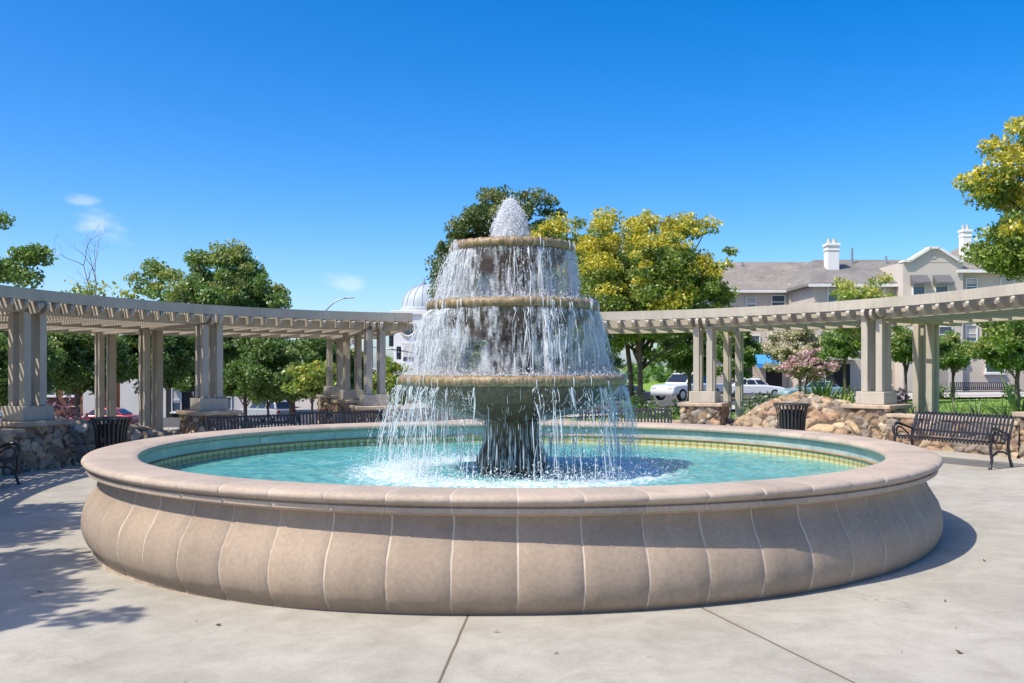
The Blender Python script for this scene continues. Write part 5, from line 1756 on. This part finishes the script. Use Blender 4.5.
# section C: gabled bay
YC = 68.6
xc0, xc1 = wx(903, YC), wx(963, YC); zsC = wz(262, YC)
block(xc0, xc1, YC, YC + 8, Z0, zsC, M['stucco_c'], ab)
g0, g1, gp = wx(910, YC), wx(957, YC), wz(249, YC)
mb = MB(); mb.prism([Vector((g0, YC - 0.02, zsC - 0.02)), Vector((g1, YC - 0.02, zsC - 0.02)), Vector(((g0 + g1) / 2 + 0.35, YC - 0.02, gp)), Vector(((g0 + g1) / 2 - 0.35, YC - 0.02, gp))], (0, 0.6, 0)); mb.build('gable', M['stucco_c'], ab)
mb = MB(); mid = (g0 + g1) / 2
mb.bar((g0 - 0.1, YC + 0.2, zsC + 0.06), (mid - 0.3, YC + 0.2, gp + 0.06), 0.9, 0.16); mb.bar((mid - 0.36, YC + 0.2, gp + 0.075), (mid + 0.36, YC + 0.2, gp + 0.075), 0.9, 0.16); mb.bar((mid + 0.3, YC + 0.2, gp + 0.06), (g1 + 0.1, YC + 0.2, zsC + 0.06), 0.9, 0.16)
mb.box(((xc0 + g0) / 2 - 0.05, YC + 0.2, zsC + 0.06), (g0 - xc0 + 0.0, 0.9, 0.16)); mb.box(((xc1 + g1) / 2 + 0.05, YC + 0.2, zsC + 0.06), (xc1 - g1, 0.9, 0.16)); mb.build('coping', M['trimwhite'], ab)
mb = MB(); mb.tube([(mid, YC - 0.06, wz(256.5, YC)), (mid, YC + 0.01, wz(256.5, YC))], 0.17, 16); mb.build('vent', M['stucco_b'], ab)
for p0, p1 in ((911, 926), (933.5, 949)):
    window(ab, wx(p0 + 1, YC), wx(p1 - 1, YC), wz(296, YC), wz(276, YC), YC)
    aw = MB(); xA, xB = wx(p0 - 1, YC), wx(p1 + 1, YC)
    aw.prism([Vector((xA, YC - 0.02, wz(275, YC))), Vector((xA, YC - 0.75, wz(283, YC))), Vector((xA, YC - 0.75, wz(285.5, YC))), Vector((xA, YC - 0.02, wz(284, YC)))], (xB - xA, 0, 0)); aw.build('awning', M['awning'], ab)
for p0, p1, q0, q1 in ((912, 926, 326, 343), (938, 952, 326, 343)):
    window(ab, wx(p0, YC), wx(p1, YC), wz(q1, YC), wz(q0, YC), YC)
block(wx(924, YC), wx(947, YC), YC - 0.03, YC + 0.2, Z0 + 1.0, wz(362, YC), simple('taupe_garage_door', (0.36, 0.31, 0.26), 0.7), ab, 'garage_door')
mb = MB(); mb.box(((xc0 + xc1) / 2, YC - 0.06, wz(349, YC)), (xc1 - xc0 - 0.1, 0.16, 0.28)); mb.build('string_course', M['trimwhite'], ab)
# section D
YD = 69.0
xd0, xd1 = wx(961, YD), wx(1095, YD); zeD, zrD = wz(271, YD), wz(247, YD + 5.5)
block(xd0, xd1, YD, YD + 11, Z0, zeD, M['stucco_a'], ab); gable_roof(xd0, xd1, YD, YD + 11, zeD, zrD, M['roofbrown'], ab)
for p0, p1, q0, q1 in ((965, 977, 278, 295), (1000, 1014, 278, 295), (985, 1004, 347, 373), (965, 977, 325, 342), (998, 1012, 322, 340), (1040, 1056, 278, 295), (1040, 1056, 347, 373)):
    window(ab, wx(p0, YD), wx(p1, YD), wz(q1, YD), wz(q0, YD), YD)
mb = MB(); mb.box(((xd0 + xd1) / 2, YD - 0.06, wz(314, YD)), (xd1 - xd0 - 0.1, 0.16, 0.24)); mb.build('string_course', M['trimwhite'], ab)
chimney(ab, 960, 970.5, 228, zeD, YD + 2.6)
for px, p in ((852, 248), (742, 262), (886, 256)):
    mb = MB(); Yv = 74.5 if px > 800 else 81; mb.tube([(wx(px, Yv), Yv, wz(p + 20, Yv)), (wx(px, Yv), Yv, wz(p, Yv))], 0.09, 8); mb.build('vent_pipe', M['galv'], ab)
mb = MB()
for px, py in ((876, 369), (970, 350), (908, 352)):
    Yl = {876: YB, 970: YD, 908: YC}[px]
    mb.box((wx(px, Yl), Yl - 0.12, wz(py, Yl)), (0.25, 0.22, 0.4))
mb.build('wall_lamp', M['black'], ab)
# distant slatted bench on the lawn walk
db = copy_tree(bench0)
x, y, z = T(983, 57)
db.location = (x, y, z + 0.05); db.rotation_euler = (0, 0, 0.0); db.scale = (1.9, 1, 1.0)
tag(db, 'distant iron bench on the walk before the apartment building', 'bench', 'iron benches round the plaza')

# left street buildings
YL = 84.0
lb = empty('brown_building', (wx(40, YL), YL, 0), 0, 'low red brown building with pale columns behind the left trees', 'building')
ox = wx(40, YL)
block(wx(-60, YL) - ox, wx(116, YL) - ox, 0, 10, -3.5, wz(340, YL), M['brownwall'], lb)
mb = MB(); mb.box(((wx(-60, YL) + wx(116, YL)) / 2 - ox, -0.1, wz(338, YL)), (wx(116, YL) - wx(-60, YL) + 0.4, 0.5, 0.5)); mb.build('cornice', M['palewall'], lb)
for p0, p1 in ((86, 98), (24, 34), (-30, -18)):
    mb = MB(); mb.box(((wx(p0, YL) + wx(p1, YL)) / 2 - ox, -0.3, (-3.5 + wz(352, YL)) / 2), (wx(p1, YL) - wx(p0, YL), 0.6, wz(352, YL) + 3.5)); mb.build('column', M['palewall'], lb)
for p0, p1 in ((42, 56), (64, 78), (0, 16)):
    f = window(lb, wx(p0, YL) - ox, wx(p1, YL) - ox, wz(396, YL), wz(372, YL), 0.0)
YS = 80.0
sb = empty('shop_building', (wx(180, YS), YS, 0), 0, 'pale shop with dark glazed entrance and lilac awning behind the left posts', 'building')
ox = wx(180, YS)
block(wx(120, YS) - ox, wx(262, YS) - ox, 0, 10, -3.6, wz(352, YS), M['palewall'], sb)
mb = MB(); mb.box(((wx(120, YS) + wx(262, YS)) / 2 - ox, -0.1, wz(350, YS)), (wx(262, YS) - wx(120, YS) + 0.3, 0.5, 0.5)); mb.build('cornice', M['stucco_b'], sb)
block(wx(166, YS) - ox, wx(192, YS) - ox, -0.03, 0.3, -3.2, wz(376, YS), M['darkhole'], sb, 'entrance')
block(wx(194, YS) - ox, wx(204, YS) - ox, -0.06, 0.25, -3.3, wz(372, YS), M['brownwall'], sb, 'pilaster')
window(sb, wx(172, YS) - ox, wx(182, YS) - ox, wz(412, YS), wz(388, YS), -0.03)
window(sb, wx(214, YS) - ox, wx(232, YS) - ox, wz(410, YS), wz(384, YS), 0.0)
mb = MB(); mb.prism([Vector((wx(165, YS) - ox, -0.05, wz(357, YS))), Vector((wx(165, YS) - ox, -1.0, wz(371, YS))), Vector((wx(165, YS) - ox, -1.0, wz(376, YS))), Vector((wx(165, YS) - ox, -0.05, wz(372, YS)))], (wx(193, YS) - wx(165, YS), 0, 0)); mb.build('awning', M['paleawn'], sb)
x, y, z = T(199, 62)
kb = empty('utility_cabinet', (x, y, z), 0.1, 'white utility cabinet left of the silver car', 'cabinet')
mb = MB(); mb.box((0, 0, 0.85), (0.82, 0.6, 1.7)); mb.build('body', M['whitewall'], kb, bevel=0.03)
mb = MB(); mb.box((0, 0, 1.74), (0.9, 0.68, 0.07)); mb.build('lid', M['galv'], kb, bevel=0.01)
mb = MB(); mb.box((0, -0.31, 0.85), (0.70, 0.03, 1.45)); d_ = mb.build('door', M['palewall'], kb, bevel=0.01)
mb = MB(); mb.box((0.28, -0.34, 0.85), (0.03, 0.04, 0.2)); mb.build('handle', M['black'], d_)

# domed tower
YT = 112.0
xt = wx(424, YT); zt0 = street_z(xt)
dt = empty('domed_tower', (xt, YT, float(zt0)), 0, 'white tower with a grey ribbed dome half hidden by the falling water', 'tower')
zrel = lambda py: wz(py, YT) - float(zt0)
rd = 24 / F * YT * 0.93
mb = MB(); mb.lathe([(rd * 1.05, zrel(313)), (rd * 1.05, zrel(309)), (rd, zrel(308))] + [(rd * math.cos(a), zrel(308) + (zrel(285) - zrel(308)) * math.sin(a)) for a in np.linspace(0.05, PI / 2 - 0.04, 12)], 32); dm = mb.build('dome', M['domemetal'], dt, smooth=True, auto=40)
mb = MB()
for k in range(16):
    a = 2 * PI * k / 16
    mb.tube([(rd * 1.01 * math.cos(t) * math.cos(a), rd * 1.01 * math.cos(t) * math.sin(a), zrel(308) + (zrel(285) - zrel(308)) * 1.01 * math.sin(t)) for t in np.linspace(0.05, PI / 2 - 0.05, 10)], 0.04, 5)
mb.build('rib', M['domemetal'], dm)
mb = MB(); mb.lathe([(0.3, zrel(285.5)), (0.28, zrel(283)), (0.12, zrel(282)), (0.05, zrel(278)), (0.01, zrel(277))], 12); mb.build('finial', M['galv'], dm)
hw = 27 / F * YT
mb = MB(); mb.box((0, 0, zrel(313) / 2 - 0.2), (2 * hw, 2 * hw, zrel(313) + 0.4)); mb.box((0, 0, zrel(314)), (2 * hw + 0.5, 2 * hw + 0.5, 0.45)); mb.box((0, 0, zrel(370)), (2 * hw + 0.35, 2 * hw + 0.35, 0.4)); mb.build('wall', M['whitewall'], dt, bevel=0.04)
mb = MB(); cxp, czp = wx(411, YT) - xt, zrel(330)
mb.tube([(cxp + 0.85 * math.cos(a), -hw - 0.05, czp + 0.85 * math.sin(a)) for a in np.linspace(0, 2 * PI, 29)], 0.16, 8, cap=False); rw = mb.build('round_window', M['palewall'], dt, smooth=True)
mb = MB(); mb.tube([(cxp, -hw - 0.06, czp), (cxp, -hw + 0.02, czp)], 0.72, 28); mb.build('pane', M['winglass'], rw)
mb = MB(); mb.box((cxp, -hw - 0.03, zrel(352)), (1.1, 0.12, 1.9)); mb.build('window', M['palewall'], dt)
# lower wing
mb = MB(); mb.box((2.5, 3, zrel(372) / 2 - 0.2), (6.5, 7, zrel(372) + 0.4)); mb.build('wing', M['whitewall'], dt)

# street lamp (arm above the left pergola)
YQ = 66.0
xq = wx(322, YQ)
sl = empty('street_lamp', (xq, YQ, gz(xq, YQ)), 0, 'grey street lamp with curved arm rising above the left pergola roof', 'street lamp')
zr_ = lambda py: wz(py, YQ) - gz(xq, YQ)
mb = MB(); mb.tube([(0, 0, 0), (0, 0, zr_(316))], [0.10, 0.06], 10); mb.build('pole', M['galv'], sl, smooth=True)
mb = MB(); mb.tube([(0, 0, zr_(317)), (0.35, 0, zr_(309)), (0.85, 0, zr_(302)), (1.45, 0, zr_(298.5)), (1.75, 0, zr_(298))], [0.06, 0.05, 0.045, 0.04, 0.04], 8); mb.build('arm', M['galv'], sl, smooth=True)
mb = MB(); mb.box((1.95, 0, zr_(297.6)), (0.5, 0.2, 0.1)); mb.build('lamp_head', M['palewall'], sl, bevel=0.03)
# traffic signal
YG = 74.0
xg = wx(372, YG)
ts = empty('traffic_signal', (xg, YG, gz(xg, YG)), 0, 'traffic signal mast with dark heads in front of the domed tower', 'traffic signal')
zg = lambda py: wz(py, YG) - gz(xg, YG)
mb = MB(); mb.tube([(0, 0, 0), (0, 0, zg(340))], [0.12, 0.08], 10); mb.build('pole', M['galv'], ts, smooth=True)
mb = MB(); mb.tube([(0, 0, zg(347)), (wx(400, YG) - xg, 0, zg(350.5)), (wx(418, YG) - xg, 0, zg(354))], [0.06, 0.045, 0.035], 8); mb.build('arm', M['galv'], ts, smooth=True)
for px, py in ((391.5, 340), (399, 353)):
    mb = MB(); mb.box((wx(px, YG) - xg, -0.1, zg(py)), (0.34, 0.28, 1.0))
    h_ = mb.build('signal_head', M['black'], ts, bevel=0.03)
    mb = MB()
    for k in (-1, 0, 1):
        mb.tube([(wx(px, YG) - xg, -0.36, zg(py) + k * 0.3 + 0.02), (wx(px, YG) - xg, -0.24, zg(py) + k * 0.3)], 0.12, 12)
    mb.build('visor', M['black'], h_)
mb = MB(); mb.box((wx(409, YG) - xg, -0.06, zg(359)), (0.9, 0.04, 0.32)); mb.build('sign_plate', M['galv'], ts)

# far tree line closing the horizon
rng = np.random.default_rng(404)
n = 26000
fx = rng.uniform(-130, 130, n); fy = rng.uniform(125, 150, n)
hgt = 3.0 + 1.6 * np.sin(fx * 0.11) + 1.1 * np.sin(fx * 0.29 + 1) + 0.8 * np.sin(fx * 0.7 + 2)
fz = -3.0 + rng.uniform(0, 1, n) ** 0.7 * np.clip(hgt, 1.2, 7)
V = leaf_quads(np.stack([fx, fy, fz], 1), 0.75, rng, elong=1.2)
fw = np_mesh('far_trees', V.reshape(-1, 3), np.arange(n * 4).reshape(n, 4), M['lf_deep'], None, {'tint': ('FACE', 'FLOAT', (rng.random(n) < 0.2) * 0.6)})
tag(fw, 'distant belt of trees closing the view beyond the street', 'trees', kind='stuff')


# dry leaves and grit on the paving
rng = np.random.default_rng(55)
n = 46
lx = rng.uniform(-5.5, 5.5, n); ly = rng.uniform(4.6, 9.5, n)
ok = np.hypot(lx, ly - FC[1]) > 4.6
lx, ly = lx[ok], ly[ok]; n = len(lx)
C = np.stack([lx, ly, ground_z(lx, ly) + 0.012], 1)
a = rng.uniform(0, 2 * PI, n); s = rng.uniform(0.010, 0.028, n)
t = np.stack([np.cos(a), np.sin(a), rng.normal(0, 0.2, n)], 1) * s[:, None]; w_ = np.stack([-np.sin(a), np.cos(a), rng.normal(0, 0.3, n)], 1) * (s * 0.5)[:, None]
V = np.stack([C - t, C + w_, C + t + np.array([0, 0, 0.006]), C - w_], 1)
o = np_mesh('leaf_litter', V.reshape(-1, 3), np.arange(n * 4).reshape(n, 4), simple('dead_leaf', (0.10, 0.065, 0.035), 0.9, 0.4, 20))
tag(o, 'few dead leaves scattered on the pale paving', 'leaf litter', kind='stuff')

# ------------------------------------------------------------------ sky, sun, camera
SUN_AZ = math.atan2(-0.86, -0.51)      # compass-like: x = sin, y = cos
SUN_EL = math.radians(55)
w = bpy.data.worlds.new('World'); SC.world = w; w.use_nodes = True
nt = w.node_tree; nt.nodes.clear()
sky = nt.nodes.new('ShaderNodeTexSky'); sky.sky_type = 'NISHITA'; sky.sun_disc = False
sky.sun_elevation = SUN_EL; sky.sun_rotation = SUN_AZ
sky.air_density = 0.7; sky.dust_density = 1.4; sky.ozone_density = 2.0; sky.altitude = 50
bg = nt.nodes.new('ShaderNodeBackground'); bg.inputs[1].default_value = 0.15
out = nt.nodes.new('ShaderNodeOutputWorld')
hs = nt.nodes.new('ShaderNodeHueSaturation'); hs.inputs['Saturation'].default_value = 1.5; hs.inputs['Hue'].default_value = 0.504; hs.inputs['Value'].default_value = 0.97
nt.links.new(sky.outputs[0], hs.inputs['Color'])
# three faint wisps of cloud fixed in the sky
tc = nt.nodes.new('ShaderNodeTexCoord')
prev = hs.outputs[0]


def wmath(op, a, b=None):
    nd = nt.nodes.new('ShaderNodeMath'); nd.operation = op
    for i, q in enumerate((a, b)):
        if q is None: continue
        if isinstance(q, (int, float)): nd.inputs[i].default_value = q
        else: nt.links.new(q, nd.inputs[i])
    return nd.outputs[0]


nz = nt.nodes.new('ShaderNodeTexNoise'); nz.inputs['Scale'].default_value = 22; nz.inputs['Detail'].default_value = 6; nz.inputs['Roughness'].default_value = 0.6
mp = nt.nodes.new('ShaderNodeMapping'); mp.inputs['Scale'].default_value = (1, 1, 2.2)
nt.links.new(tc.outputs['Generated'], mp.inputs[0]); nt.links.new(mp.outputs[0], nz.inputs['Vector'])
for (px, py, sx, sy, amt, tilt) in ((106, 228, 34, 15, 0.5, 0.25), (81, 199, 20, 7, 0.32, 0.0), (341, 283, 26, 10, 0.34, 0.05)):
    d = Vector(((px - CX) / F, 1.0, (HY - py) / F)).normalized()
    rt = Vector((d.y, -d.x, 0)).normalized(); up = rt.cross(d)
    r2 = (rt * math.cos(tilt) - up * math.sin(tilt)); u2 = (up * math.cos(tilt) + rt * math.sin(tilt))
    dots = []
    for v, s in ((r2, sx / F), (u2, sy / F)):
        vm = nt.nodes.new('ShaderNodeVectorMath'); vm.operation = 'DOT_PRODUCT'
        nt.links.new(tc.outputs['Generated'], vm.inputs[0]); vm.inputs[1].default_value = v
        q = wmath('DIVIDE', wmath('SUBTRACT', vm.outputs['Value'], d.dot(v)), s)
        dots.append(wmath('MULTIPLY', q, q))
    vm = nt.nodes.new('ShaderNodeVectorMath'); vm.operation = 'DOT_PRODUCT'
    nt.links.new(tc.outputs['Generated'], vm.inputs[0]); vm.inputs[1].default_value = d
    front = wmath('GREATER_THAN', vm.outputs['Value'], 0.5)
    rr_ = wmath('ADD', dots[0], dots[1])
    g = wmath('SUBTRACT', wmath('ADD', 1.0, wmath('MULTIPLY', wmath('SUBTRACT', nz.outputs['Fac'], 0.5), 3.0)), rr_)
    cl = nt.nodes.new('ShaderNodeClamp'); nt.links.new(g, cl.inputs[0])
    sm_ = wmath('MULTIPLY', wmath('MULTIPLY', cl.outputs[0], cl.outputs[0]), wmath('MULTIPLY', front, amt))
    mx = nt.nodes.new('ShaderNodeMix'); mx.data_type = 'RGBA'
    nt.links.new(sm_, mx.inputs[0]); nt.links.new(prev, mx.inputs[6]); mx.inputs[7].default_value = (4.0, 4.3, 5.6, 1)
    prev = mx.outputs[2]
nt.links.new(prev, bg.inputs[0]); nt.links.new(bg.outputs[0], out.inputs[0])

sd = bpy.data.lights.new('sun', 'SUN'); sd.energy = 3.3; sd.angle = math.radians(0.5); sd.color = (1.0, 0.925, 0.81)
so = bpy.data.objects.new('sun', sd); COL.objects.link(so)
dirv = Vector((math.sin(SUN_AZ) * math.cos(SUN_EL), math.cos(SUN_AZ) * math.cos(SUN_EL), math.sin(SUN_EL)))
so.rotation_euler = dirv.to_track_quat('Z', 'Y').to_euler(); so.location = dirv * 60

cam = bpy.data.cameras.new('camera'); co = bpy.data.objects.new('camera', cam); COL.objects.link(co)
co.location = (0, 0, EYE); co.rotation_euler = (PI / 2, 0, 0)
cam.sensor_width = 36; cam.lens = F / 1024 * 36; cam.shift_y = (HY - 341.5) / 1024; cam.clip_end = 5000; cam.clip_start = 0.05
SC.camera = co
SC.view_settings.view_transform = 'Standard'; SC.view_settings.look = 'None'; SC.view_settings.gamma = 1.0
SC.view_settings.exposure = 0.74
SC.view_settings.use_curve_mapping = False
SC.cycles.max_bounces = 8; SC.cycles.transparent_max_bounces = 16
SC.cycles.caustics_reflective = False; SC.cycles.caustics_refractive = False
SC.cycles.use_denoising = True
